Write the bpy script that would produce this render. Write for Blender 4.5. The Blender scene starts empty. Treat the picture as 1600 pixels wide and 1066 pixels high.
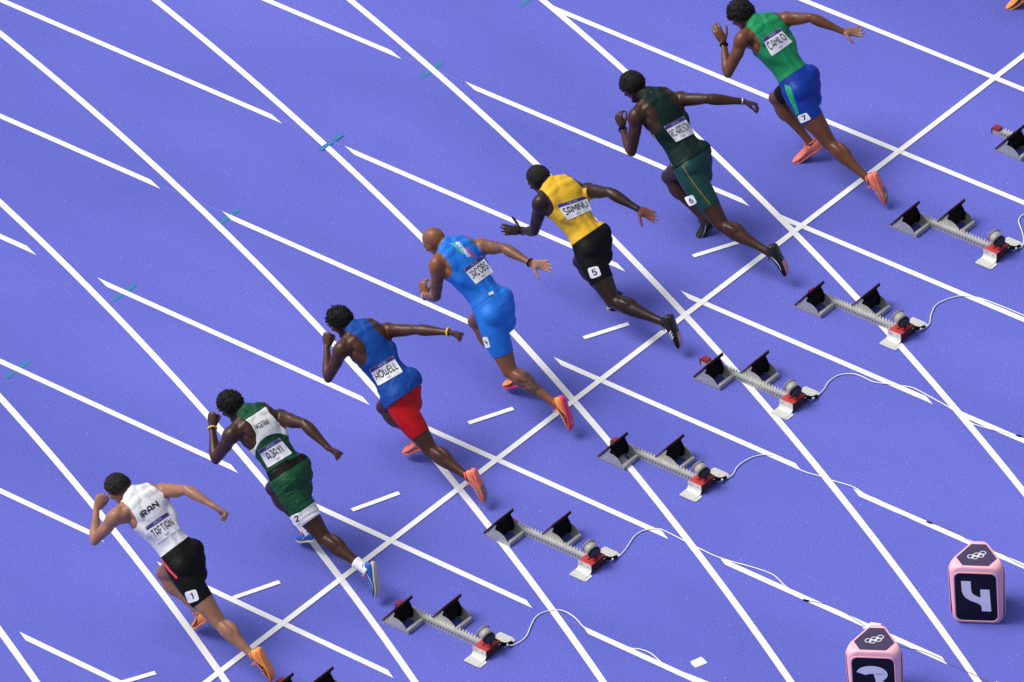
import bpy, bmesh, math, random
import numpy as np
from mathutils import Vector, Matrix
from mathutils.bvhtree import BVHTree

random.seed(7); RNG = np.random.default_rng(7)
scene = bpy.context.scene
COL = scene.collection

# ------------------------------------------------------------------ camera, sky, sun, exposure
CAM_R = np.array([[0.6389413913625007, 0.48299917235521583, -0.598720049695956],
                  [-0.766764654054886, 0.33729707839503487, -0.5461708946824835],
                  [-0.061853566557171336, 0.808048563150972, 0.5858597578719735]])
CAM_P = np.array([-37.131848984307126, -38.56831037536985, 42.30749397209713])
cam = bpy.data.cameras.new('camera'); camo = bpy.data.objects.new('camera', cam); COL.objects.link(camo)
M4 = Matrix.Identity(4)
for i in range(3):
    for j in range(3): M4[i][j] = CAM_R[i, j]
    M4[i][3] = CAM_P[i]
camo.matrix_world = M4
cam.sensor_fit = 'HORIZONTAL'; cam.sensor_width = 36; cam.lens = 36*14883.668892/1600
cam.clip_start = 1; cam.clip_end = 2000
scene.camera = camo

SUN_EL, SUN_AZ = math.radians(56), math.atan2(0.80, -0.55)      # light comes from up-left of the picture
world = bpy.data.worlds.new('World'); scene.world = world; world.use_nodes = True
wn = world.node_tree.nodes; wl = world.node_tree.links
bg = wn['Background']; sky = wn.new('ShaderNodeTexSky'); sky.sky_type = 'NISHITA'; sky.sun_disc = False
sky.sun_elevation = SUN_EL; sky.sun_rotation = math.pi/2 - SUN_AZ; sky.air_density = 1.0; sky.dust_density = 3.0; sky.ozone_density = 0.6
hs = wn.new('ShaderNodeHueSaturation'); hs.inputs['Saturation'].default_value = .55      # bright hazy sky
wl.new(sky.outputs[0], hs.inputs['Color']); wl.new(hs.outputs[0], bg.inputs[0]); bg.inputs[1].default_value = 0.07
sun = bpy.data.lights.new('sun', 'SUN'); suno = bpy.data.objects.new('sun', sun); COL.objects.link(suno)
sun.energy = 1.5; sun.angle = math.radians(30); sun.color = (1.0, 0.96, 0.9)
sd = Vector((math.cos(SUN_EL)*math.cos(SUN_AZ), math.cos(SUN_EL)*math.sin(SUN_AZ), math.sin(SUN_EL)))
suno.rotation_euler = sd.to_track_quat('Z', 'Y').to_euler()
scene.view_settings.view_transform = 'Standard'; scene.view_settings.look = 'None'
scene.view_settings.gamma = 1; scene.view_settings.use_curve_mapping = False
scene.view_settings.exposure = 0.92

# ------------------------------------------------------------------ small helpers
def unit(v):
    v = np.asarray(v, float); return v/np.linalg.norm(v)
def V3(*a): return np.array(a, float)

def tag(o, label=None, cat=None, group=None, kind=None):
    if label: o['label'] = label
    if cat: o['category'] = cat
    if group: o['group'] = group
    if kind: o['kind'] = kind
    return o

def mesh_from(name, V, F, mat=None, smooth=True, attrs=None):
    me = bpy.data.meshes.new(name)
    V = np.asarray(V, float)
    if isinstance(F, np.ndarray):
        n = len(F); k = F.shape[1]
        me.vertices.add(len(V)); me.vertices.foreach_set('co', V.astype(np.float32).ravel())
        me.loops.add(n*k); me.loops.foreach_set('vertex_index', F.astype(np.int32).ravel())
        me.polygons.add(n); me.polygons.foreach_set('loop_start', np.arange(0, n*k, k, dtype=np.int32))
        me.update(calc_edges=True); me.validate()
    else:
        me.from_pydata([tuple(v) for v in V], [], [tuple(f) for f in F]); me.update()
    me.polygons.foreach_set('use_smooth', [smooth]*len(me.polygons))
    if attrs:
        for k_, a in attrs.items():
            at = me.attributes.new(k_, 'FLOAT', 'POINT')
            if len(at.data) == len(a): at.data.foreach_set('value', np.asarray(a, np.float32))
    if mat: me.materials.append(mat)
    return me

def add(name, V, F, mat, parent=None, org=None, smooth=True, attrs=None):
    V = np.asarray(V, float)
    if org is not None: V = V - org
    o = bpy.data.objects.new(name, mesh_from(name, V, F, mat, smooth, attrs)); COL.objects.link(o)
    if parent is not None: o.parent = parent
    elif org is not None: o.location = org
    return o

def empty(name, loc, rz=0):
    o = bpy.data.objects.new(name, None); COL.objects.link(o)
    o.location = loc; o.rotation_euler = (0, 0, rz); o.empty_display_size = .1
    return o

class MB:
    """collects closed shapes"""
    def __init__(s): s.V = []; s.F = []; s.n = 0
    def put(s, V, F):
        V = np.asarray(V, float)
        s.V.append(V); s.F += [tuple(int(i)+s.n for i in f) for f in F]; s.n += len(V)
    def box(s, c, h, R=None):
        P = np.array([[x, y, z] for x in (-1, 1) for y in (-1, 1) for z in (-1, 1)], float)*np.array(h)
        if R is not None: P = P @ np.array(R).T
        s.put(P+np.array(c), [(0, 1, 3, 2), (4, 6, 7, 5), (0, 4, 5, 1), (2, 3, 7, 6), (0, 2, 6, 4), (1, 5, 7, 3)])
    def prism(s, poly, d):
        """poly: list of 3d points (planar), d: extrusion vector"""
        P = np.array(poly, float); n = len(P)
        s.put(np.vstack([P, P+np.array(d)]), [tuple(range(n))[::-1], tuple(range(n, 2*n))]+[(i, (i+1) % n, (i+1) % n+n, i+n) for i in range(n)])
    def limb(s, P, R, side, n=14, cap=True):
        P = np.array(P, float); R = [(r, r) if np.isscalar(r) else r for r in R]; R = np.array(R, float)
        T = np.gradient(P, axis=0) if len(P) > 2 else np.array([P[1]-P[0]]*2)
        T = T/np.linalg.norm(T, axis=1)[:, None]
        if cap:
            r0, r1 = R[0], R[-1]; m0 = r0.mean(); m1 = r1.mean()
            pre = [(P[0]-T[0]*m0*k, r0*w) for k, w in ((.95, .3), (.75, .66), (.4, .92))]
            post = [(P[-1]+T[-1]*m1*k, r1*w) for k, w in ((.4, .92), (.75, .66), (.95, .3))]
            P = np.vstack([[a for a, _ in pre], P, [a for a, _ in post]]); R = np.vstack([[b for _, b in pre], R, [b for _, b in post]])
            T = np.vstack([[T[0]]*3, T, [T[-1]]*3])
        rings = []; ang = np.arange(n)*2*np.pi/n
        side = np.asarray(side, float)
        for p, r, t in zip(P, R, T):
            b = side-t*np.dot(side, t)
            if np.linalg.norm(b) < 1e-4: b = np.cross(t, [0.3, .5, .8])
            b = unit(b); u = np.cross(t, b)
            rings.append(p+np.outer(np.cos(ang)*r[0], b)+np.outer(np.sin(ang)*r[1], u))
        m = len(rings); F = []
        for i in range(m-1):
            for j in range(n):
                F.append((i*n+j, i*n+(j+1) % n, (i+1)*n+(j+1) % n, (i+1)*n+j))
        F.append(tuple(range(n))[::-1]); F.append(tuple((m-1)*n+j for j in range(n)))
        s.put(np.vstack(rings), F)
    def ell(s, c, r, A=None, n=12):
        A = np.eye(3) if A is None else np.array(A, float)        # rows are axes
        V = []; F = []
        for i in range(1, n):
            th = np.pi*i/n
            for j in range(n+4):
                ph = 2*np.pi*j/(n+4); V.append((math.sin(th)*math.cos(ph), math.sin(th)*math.sin(ph), math.cos(th)))
        k = n+4; V.append((0, 0, 1)); V.append((0, 0, -1)); a = len(V)-2; b = a+1
        for i in range(n-2):
            for j in range(k): F.append((i*k+j, (i+1)*k+j, (i+1)*k+(j+1) % k, i*k+(j+1) % k))
        for j in range(k): F.append((a, j, (j+1) % k)); F.append((b, (n-2)*k+(j+1) % k, (n-2)*k+j))
        s.put((np.array(V)*np.array(r)) @ A+np.array(c), F)
    def tube(s, P, r, n=6):
        s.limb(P, [r]*len(P), (0.21, 0.13, 1), n=n, cap=False)
    def torus(s, c, ax, R, r, n=22, m=6, flat=1.0):
        ax = unit(ax); b = unit(np.cross(ax, [.3, .8, .5])); u = np.cross(ax, b); V = []; F = []
        for i in range(n):
            t = 2*np.pi*i/n; d = b*math.cos(t)+u*math.sin(t)
            for j in range(m):
                q = 2*np.pi*j/m; V.append(np.array(c)+d*(R+r*math.cos(q))+ax*r*flat*math.sin(q))
        for i in range(n):
            for j in range(m): F.append((i*m+j, ((i+1) % n)*m+j, ((i+1) % n)*m+(j+1) % m, i*m+(j+1) % m))
        s.put(V, F)
    def cyl(s, c, ax, r0, r1, h, n=24, ends=True):
        ax = unit(ax); b = unit(np.cross(ax, [.3, .8, .5])); u = np.cross(ax, b)
        ang = np.arange(n)*2*np.pi/n
        ring = lambda o, r: np.array(c)+ax*o+np.outer(np.cos(ang)*r, b)+np.outer(np.sin(ang)*r, u)
        F = [(j, (j+1) % n, n+(j+1) % n, n+j) for j in range(n)]
        if ends: F += [tuple(range(n))[::-1], tuple(range(n, 2*n))]
        s.put(np.vstack([ring(0, r0), ring(h, r1)]), F)
    def obj(s, name, mat, parent=None, org=None, smooth=False):
        return add(name, np.vstack(s.V), s.F, mat, parent, org, smooth)

# ------------------------------------------------------------------ materials
MATS = {}
def N(nt, t, **kw):
    n = nt.nodes.new(t)
    for k, v in kw.items():
        if k.startswith('i_'): n.inputs[k[2:].replace('_', ' ')].default_value = v
        else: setattr(n, k, v)
    return n
def mat(name, col, rough=.5, metal=0., spec=.5, var=.12, vscale=8., bump=.0, bscale=200., sheen=0., col2=None, stretch=None, thr=None, coat=0.):
    if name in MATS: return MATS[name]
    m = bpy.data.materials.new(name); m.use_nodes = True; nt = m.node_tree; b = nt.nodes['Principled BSDF']; L = nt.links
    b.inputs['Roughness'].default_value = rough; b.inputs['Metallic'].default_value = metal
    b.inputs['Specular IOR Level'].default_value = spec; b.inputs['Sheen Weight'].default_value = sheen
    b.inputs['Coat Weight'].default_value = coat
    tc = N(nt, 'ShaderNodeTexCoord'); mp = N(nt, 'ShaderNodeMapping')
    L.new(tc.outputs['Object'], mp.inputs[0])
    if stretch: mp.inputs['Scale'].default_value = stretch
    no = N(nt, 'ShaderNodeTexNoise', i_Scale=vscale, i_Detail=5., i_Roughness=.6); L.new(mp.outputs[0], no.inputs['Vector'])
    cr = N(nt, 'ShaderNodeValToRGB'); L.new(no.outputs['Fac'], cr.inputs[0])
    c = np.array(col); lo = c*(1-var); hi = np.minimum(c*(1+var), 1) if col2 is None else np.array(col2)
    if col2 is not None: lo = c
    cr.color_ramp.elements[0].position = .32 if thr is None else thr[0]; cr.color_ramp.elements[1].position = .68 if thr is None else thr[1]
    cr.color_ramp.elements[0].color = (*lo, 1); cr.color_ramp.elements[1].color = (*hi, 1)
    L.new(cr.outputs[0], b.inputs['Base Color'])
    if bump:
        n2 = N(nt, 'ShaderNodeTexNoise', i_Scale=bscale, i_Detail=3.); L.new(tc.outputs['Object'], n2.inputs['Vector'])
        bp = N(nt, 'ShaderNodeBump', i_Strength=bump, i_Distance=.004); L.new(n2.outputs['Fac'], bp.inputs['Height']); L.new(bp.outputs[0], b.inputs['Normal'])
    MATS[name] = m; return m

def skin_mat(name, col, palm, tattoo=False):
    m = bpy.data.materials.new(name); m.use_nodes = True; nt = m.node_tree; b = nt.nodes['Principled BSDF']; L = nt.links
    b.inputs['Roughness'].default_value = .39; b.inputs['Specular IOR Level'].default_value = .36
    tc = N(nt, 'ShaderNodeTexCoord')
    n1 = N(nt, 'ShaderNodeTexNoise', i_Scale=14., i_Detail=6., i_Roughness=.6); L.new(tc.outputs['Object'], n1.inputs['Vector'])
    cr = N(nt, 'ShaderNodeValToRGB'); L.new(n1.outputs['Fac'], cr.inputs[0])
    c = np.array(col)
    cr.color_ramp.elements[0].position = .3; cr.color_ramp.elements[1].position = .7
    cr.color_ramp.elements[0].color = (*(c*.8), 1); cr.color_ramp.elements[1].color = (*(c*np.array([1.2, 1.12, 1.08])), 1)
    at = N(nt, 'ShaderNodeAttribute', attribute_name='palm')
    mx = N(nt, 'ShaderNodeMix', data_type='RGBA'); L.new(at.outputs['Fac'], mx.inputs[0]); L.new(cr.outputs[0], mx.inputs[6]); mx.inputs[7].default_value = (*palm, 1)
    last = mx.outputs[2]
    if tattoo:
        a2 = N(nt, 'ShaderNodeAttribute', attribute_name='tattoo')
        n3 = N(nt, 'ShaderNodeTexNoise', i_Scale=26., i_Detail=7., i_Roughness=.75, i_Distortion=1.6); L.new(tc.outputs['Object'], n3.inputs['Vector'])
        c3 = N(nt, 'ShaderNodeValToRGB'); c3.color_ramp.elements[0].position = .45; c3.color_ramp.elements[1].position = .54; L.new(n3.outputs['Fac'], c3.inputs[0])
        mu = N(nt, 'ShaderNodeMath', operation='MULTIPLY'); L.new(a2.outputs['Fac'], mu.inputs[0]); L.new(c3.outputs[0], mu.inputs[1])
        m2 = N(nt, 'ShaderNodeMix', data_type='RGBA'); L.new(mu.outputs[0], m2.inputs[0]); L.new(last, m2.inputs[6]); m2.inputs[7].default_value = (.045, .04, .045, 1)
        last = m2.outputs[2]
    L.new(last, b.inputs['Base Color'])
    n2 = N(nt, 'ShaderNodeTexNoise', i_Scale=160., i_Detail=3.); L.new(tc.outputs['Object'], n2.inputs['Vector'])
    bp = N(nt, 'ShaderNodeBump', i_Strength=.25, i_Distance=.002); L.new(n2.outputs['Fac'], bp.inputs['Height']); L.new(bp.outputs[0], b.inputs['Normal'])
    return m

def track_mat():
    m = bpy.data.materials.new('purple_track'); m.use_nodes = True; nt = m.node_tree; b = nt.nodes['Principled BSDF']; L = nt.links
    tc = N(nt, 'ShaderNodeTexCoord')
    big = N(nt, 'ShaderNodeTexNoise', i_Scale=.55, i_Detail=4., i_Roughness=.55)
    mp = N(nt, 'ShaderNodeMapping'); mp.inputs['Scale'].default_value = (1, .35, 1); mp.inputs['Rotation'].default_value = (0, 0, .5)
    L.new(tc.outputs['Object'], mp.inputs[0]); L.new(mp.outputs[0], big.inputs['Vector'])
    cr = N(nt, 'ShaderNodeValToRGB'); L.new(big.outputs['Fac'], cr.inputs[0])
    cr.color_ramp.elements[0].position = .3; cr.color_ramp.elements[1].position = .72
    cr.color_ramp.elements[0].color = (*TRACK_A, 1); cr.color_ramp.elements[1].color = (*TRACK_B, 1)
    # granules
    g = N(nt, 'ShaderNodeTexNoise', i_Scale=95., i_Detail=3., i_Roughness=.75); L.new(tc.outputs['Object'], g.inputs['Vector'])
    cg = N(nt, 'ShaderNodeValToRGB'); L.new(g.outputs['Fac'], cg.inputs[0])
    e = cg.color_ramp.elements; e[0].position = .34; e[0].color = (.60, .60, .68, 1); e[1].position = .66; e[1].color = (1.46, 1.46, 1.32, 1)
    mu = N(nt, 'ShaderNodeMix', data_type='RGBA', blend_type='MULTIPLY'); mu.inputs[0].default_value = 1; L.new(cr.outputs[0], mu.inputs[6]); L.new(cg.outputs[0], mu.inputs[7])
    # rare pale and dark specks
    v = N(nt, 'ShaderNodeTexVoronoi', i_Scale=38.); L.new(tc.outputs['Object'], v.inputs['Vector'])
    lt = N(nt, 'ShaderNodeMath', operation='LESS_THAN'); lt.inputs[1].default_value = .13; L.new(v.outputs['Distance'], lt.inputs[0])
    sp = N(nt, 'ShaderNodeSeparateColor'); L.new(v.outputs['Color'], sp.inputs[0])
    g1 = N(nt, 'ShaderNodeMath', operation='GREATER_THAN'); g1.inputs[1].default_value = .93; L.new(sp.outputs[0], g1.inputs[0])
    m1 = N(nt, 'ShaderNodeMath', operation='MULTIPLY'); L.new(lt.outputs[0], m1.inputs[0]); L.new(g1.outputs[0], m1.inputs[1])
    mm = N(nt, 'ShaderNodeMix', data_type='RGBA'); L.new(m1.outputs[0], mm.inputs[0]); L.new(mu.outputs[2], mm.inputs[6]); mm.inputs[7].default_value = (.42, .42, .72, 1)
    g2 = N(nt, 'ShaderNodeMath', operation='GREATER_THAN'); g2.inputs[1].default_value = .985; L.new(sp.outputs[1], g2.inputs[0])
    m2 = N(nt, 'ShaderNodeMath', operation='MULTIPLY'); L.new(lt.outputs[0], m2.inputs[0]); L.new(g2.outputs[0], m2.inputs[1])
    mk = N(nt, 'ShaderNodeMix', data_type='RGBA'); L.new(m2.outputs[0], mk.inputs[0]); L.new(mm.outputs[2], mk.inputs[6]); mk.inputs[7].default_value = (.05, .05, .11, 1)
    L.new(mk.outputs[2], b.inputs['Base Color'])
    b.inputs['Roughness'].default_value = .82; b.inputs['Specular IOR Level'].default_value = .25
    bp = N(nt, 'ShaderNodeBump', i_Strength=.5, i_Distance=.003); L.new(g.outputs['Fac'], bp.inputs['Height']); L.new(bp.outputs[0], b.inputs['Normal'])
    return m
TRACK_A = (.090, .104, .455); TRACK_B = (.131, .142, .580)
TRACK_A = (.090, .104, .455); TRACK_B = (.131, .142, .580)
M_TRACK = track_mat()
M_LINE = mat('line_paint', (.82, .82, .83), .7, spec=.3, var=.05, vscale=60, bump=.3, bscale=300)
# paint worn where feet land: dark grit specks of its own shape
M_LINE2 = mat('worn_line_paint', (.52, .52, .60), .7, spec=.3, vscale=150, bump=.3, bscale=300, col2=(.8, .8, .81), thr=(.36, .50))
M_TEAL = mat('teal_paint', (.035, .19, .38), .75, spec=.3, var=.12, vscale=60)
M_CHALK = mat('survey_chalk', (.3, .27, .6), .8, var=.2, vscale=50)

# ------------------------------------------------------------------ track: ground sheet and painted markings
L_ = 1.22; CX, CY, R0 = -34.99558974709735, 18.299757418084834, 36.15480166207194
def circ_x(r, y): return CX+math.sqrt(max(r*r-(y-CY)**2, 0))
def sheet(name, quads, z, m, label=None):
    V = []; F = []
    for q in quads:
        n = len(V); V += [(a[0], a[1], z) for a in q]; F.append(tuple(range(n, n+len(q))))
    o = add(name, V, F, m, smooth=False); tag(o, label, kind='structure'); return o
g = add('running_track', [(-300, -300, 0), (300, -300, 0), (300, 300, 0), (-300, 300, 0)], [(0, 1, 2, 3)], M_TRACK, smooth=False); tag(g, kind='structure')

def y_on_circle(x, r, near):
    """y (near side, behind the centre) where the circle of radius r meets the line at x"""
    d = r*r-(x-CX)**2
    return CY-math.sqrt(d) if d > 0 else None
HW = .025
for k in range(0, 11):
    xa, xb = k*L_-HW, k*L_+HW
    cuts = []                                    # gaps where bend lines cross this straight line
    for c in range(0, 10):
        r = R0+c*L_
        lo_r, hi_r = r-.121, r+.121              # gap edges
        if c == 9: hi_r = r+.0
        if c < k: continue
        def yy(x, rr):
            d = rr*rr-(x-CX)**2
            return CY-math.sqrt(d) if d > 0 else CY
        # moving forward (+y) along the line the bend radius decreases: gap spans from hi_r (rear) to lo_r (front)
        cuts.append(((yy(xa, hi_r), yy(xb, hi_r)), (yy(xa, lo_r), yy(xb, lo_r))))
    cuts.sort()
    start = (-25., -25.); quads = []
    for (a, b) in cuts:
        if a[0] > start[0]+.01: quads.append([(xa, start[0]), (xb, start[1]), (xb, a[1]), (xa, a[0])])
        start = b
    quads.append([(xa, start[0]), (xb, start[1]), (xb, 40), (xa, 40)])
    sheet('lane_line', quads, .004, M_LINE)
for c in range(0, 10):
    r = R0+c*L_; q = []; th0, th1 = -1.35, .0; n = 160
    for i in range(n):
        a, b = th0+(th1-th0)*i/n, th0+(th1-th0)*(i+1)/n
        P = lambda t, rr: (CX+rr*math.cos(t), CY+rr*math.sin(t))
        q.append([P(a, r-HW-.001), P(a, r+HW+.001), P(b, r+HW+.001), P(b, r-HW-.001)])
    worn = [x for x in q if -1.6 < x[0][1] < 1.2 and c in (3, 4, 5, 6, 7, 8)]
    rest = [x for x in q if not (-1.6 < x[0][1] < 1.2 and c in (3, 4, 5, 6, 7, 8))]
    o = sheet('bend_line', rest, .005, M_LINE)
    if worn: sheet('bend_line', worn, .005, M_LINE2)
sheet('start_line', [[(-1, -.025), (13, -.025), (13, .025), (-1, .025)]], .0062, M_LINE)
for (ax, ay), (bx, by) in (((1.12, .56), (1.458, .377)), ((2.461, .499), (2.803, .347)), ((3.776, .480), (4.142, .329)), ((5.107, .467), (5.444, .310)),
                           ((6.443, .447), (6.781, .282)), ((7.749, .435), (8.09, .265)), ((9.09, .43), (9.10, .42))):
    if bx-ax < .1: continue
    d = unit((bx-ax, by-ay)); nn = np.array([-d[1], d[0]])*.022
    a, b = np.array([ax, ay]), np.array([bx, by])
    sheet('lane_dash', [[a-nn, b-nn, b+nn, a+nn]], .006, M_LINE)
for k in range(3, 9):
    z = .0065 if k == 6 else .0025
    if k == 6:
        sheet('teal_mark', [[(k*L_-.13, 3.71), (k*L_-.0, 3.71), (k*L_-.0, 3.752), (k*L_-.13, 3.752)], [(k*L_+.0+.028, 3.71), (k*L_+.13, 3.71), (k*L_+.13, 3.752), (k*L_+.028, 3.752)]], z, M_TEAL)
    else: sheet('teal_mark', [[(k*L_-.13, 3.71), (k*L_+.13, 3.71), (k*L_+.13, 3.752), (k*L_-.13, 3.752)]], z, M_TEAL)
for k, y0, y1 in ((7, 3.43, 4.03), (6, 3.63, 4.23), (5, 3.83, 4.43), (3, -1.8, -1.42)):
    sheet('survey_mark', [[(k*L_+.016, y0), (k*L_+.019, y0), (k*L_+.019, y1), (k*L_+.016, y1)]], .0025, M_CHALK)

# ------------------------------------------------------------------ stroke lettering (deco monoline)
def arc(cx, cy, rx, ry, a0, a1, n=8):
    return [(cx+rx*math.cos(math.radians(a0+(a1-a0)*i/n)), cy+ry*math.sin(math.radians(a0+(a1-a0)*i/n))) for i in range(n+1)]
GL = {
 'A': (.60, [[(0, 0), (.04, .55)]+arc(.30, .60, .25, .40, 180, 0)+[(.56, .55), (.60, 0)], [(.03, .30), (.57, .30)]]),
 'B': (.55, [[(0, 0), (0, 1), (.28, 1)]+arc(.28, .76, .22, .24, 90, -90, 6)+[(0, .52)], [(.28, .52)]+arc(.30, .26, .25, .26, 90, -90, 6)+[(0, 0)]]),
 'C': (.78, [arc(.42, .5, .42, .5, 45, 315, 14)]),
 'D': (.66, [[(0, 0), (0, 1), (.2, 1)]+arc(.2, .5, .46, .5, 90, -90, 10)+[(0, 0)]]),
 'E': (.46, [[(.46, 0), (0, 0), (0, 1), (.46, 1)], [(0, .52), (.4, .52)]]),
 'F': (.46, [[(0, 0), (0, 1), (.46, 1)], [(0, .5), (.4, .5)]]),
 'G': (.78, [arc(.42, .5, .42, .5, 45, 340, 14)+[(.45, .42)]]),
 'H': (.6, [[(0, 0), (0, 1)], [(.6, 0), (.6, 1)], [(0, .42), (.6, .42)]]),
 'I': (.0, [[(0, 0), (0, 1)]]),
 'J': (.42, [[(.1, 1), (.42, 1), (.42, .24)]+arc(.2, .24, .22, .24, 0, -150, 6)]),
 'L': (.42, [[(0, 1), (0, 0), (.42, 0)]]),
 'M': (.72, [[(0, 0), (0, 1), (.36, .4), (.72, 1), (.72, 0)]]),
 'N': (.6, [[(0, 0), (0, 1), (.6, 0), (.6, 1)]]),
 'O': (.86, [arc(.43, .5, .43, .5, 0, 360, 18)]),
 'P': (.5, [[(0, 0), (0, 1), (.24, 1)]+arc(.24, .72, .26, .28, 90, -90, 8)+[(0, .44)]]),
 'R': (.54, [[(0, 0), (0, 1), (.24, 1)]+arc(.24, .72, .28, .28, 90, -90, 8)+[(.05, .44)], [(.24, .44), (.54, 0)]]),
 'S': (.5, [arc(.26, .75, .24, .25, 30, 270, 10)+arc(.24, .25, .26, .25, 90, -150, 10)]),
 'T': (.56, [[(0, 1), (.56, 1)], [(.28, 1), (.28, 0)]]),
 'U': (.6, [[(0, 1), (0, .3)]+arc(.3, .3, .3, .3, 180, 360, 8)+[(.6, 1)]]),
 'W': (.86, [[(0, 1), (0, .22)]+arc(.215, .22, .215, .22, 180, 360, 6)+[(.43, .8)], [(.43, .22)]+arc(.645, .22, .215, .22, 180, 360, 6)+[(.86, 1)]]),
 'Y': (.56, [[(0, 1), (.28, .48), (.56, 1)], [(.28, .48), (.28, 0)]]),
 ' ': (.3, []),
 '0': (.5, [arc(.25, .5, .25, .5, 0, 360, 14)]),
 '1': (.25, [[(0, .78), (.25, 1), (.25, 0)]]),
 '2': (.55, [arc(.27, .72, .27, .28, 165, -30, 8)+[(0, 0), (.56, 0)]]),
 '3': (.52, [arc(.25, .75, .25, .25, 160, -90, 8), arc(.25, .25, .27, .25, 90, -160, 8)]),
 '4': (.55, [[(.02, 1), (.02, .4), (.55, .4)], [(.46, .75), (.46, 0)]]),
 '5': (.52, [[(.5, 1), (.06, 1), (.03, .56), (.25, .6)]+arc(.25, .3, .27, .3, 90, -150, 8)]),
 '6': (.54, [arc(.27, .3, .27, .3, 0, 360, 12), [(.0, .3), (.08, .65), (.36, 1)]]),
 '7': (.52, [[(0, 1), (.52, 1), (.18, 0)]]),
}
def ribbon(P, w):
    """planar ribbon of half width w about polyline P (2d) -> left/right point lists"""
    P = [np.array(p, float) for p in P]; n = len(P); L, Rr = [], []
    closed = n > 3 and np.linalg.norm(P[0]-P[-1]) < 1e-6
    for i in range(n):
        a = P[i-1] if i > 0 else (P[-2] if closed else P[i]); b = P[i+1] if i < n-1 else (P[1] if closed else P[i])
        if i == 0 and not closed: t = unit(b-P[i]); m = 1
        elif i == n-1 and not closed: t = unit(P[i]-a); m = 1
        else:
            t1, t2 = unit(P[i]-a), unit(b-P[i]); t = t1+t2
            t = unit(t) if np.linalg.norm(t) > .2 else t1
            m = min(1/max(abs(np.dot(t, t1)), .35), 1.8)
        nn = np.array([-t[1], t[0]])*w*m
        L.append(P[i]+nn); Rr.append(P[i]-nn)
    return L, Rr
def dens(P, step):
    out = [np.array(P[0], float)]
    for a, b in zip(P[:-1], P[1:]):
        a, b = np.array(a, float), np.array(b, float)
        if np.linalg.norm(b-a) < 1e-6: continue
        k = max(1, int(np.linalg.norm(b-a)/step+.5))
        for i in range(1, k+1): out.append(a+(b-a)*i/k)
    return out
def text_mesh(text, fmap, u0, v0, u1, v1, w=.13, gap=.24, step=.3, narrow=None):
    """fmap(u, v, lift) -> 3d. Text fills the box u0..u1 x v0..v1 of the patch."""
    tot = sum(GL[c][0] for c in text)+gap*(len(text)-1)+w
    V = []; F = []; x = w/2; k = 0
    for c in text:
        for st in GL[c][1]:
            P = dens([(x+a, b*(1-w)+w/2) for a, b in st], step); L, R = ribbon(P, w/2); n = len(V)
            for a, b in zip(L, R):
                for q in (a, b): V.append(fmap(u0+(u1-u0)*q[0]/tot, v0+(v1-v0)*q[1], .0002*(k % 4)))
            m = len(L)
            for i in range(m-1): F.append((n+2*i+1, n+2*i+3, n+2*i+2, n+2*i))
            k += 1
        x += GL[c][0]+gap
    return V, F
def ring_strokes(cx, cy, r, asp=1.):
    out = []
    for dx, dy in ((-2.2, 0), (0, 0), (2.2, 0), (-1.1, -1.), (1.1, -1.)):
        out.append([(cx+dx*r+r*math.cos(t), cy+asp*(dy*r+r*math.sin(t))) for t in np.linspace(0, 2*np.pi, 17)])
    return out
def strokes_mesh(sts, fmap, w):
    V = []; F = []
    for k, st in enumerate(sts):
        L, R = ribbon(st, w/2); n = len(V)
        for a, b in zip(L, R):
            for q in (a, b): V.append(fmap(q[0], q[1], .0002*(k % 5)))
        for i in range(len(L)-1): F.append((n+2*i+1, n+2*i+3, n+2*i+2, n+2*i))
    return V, F
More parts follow.
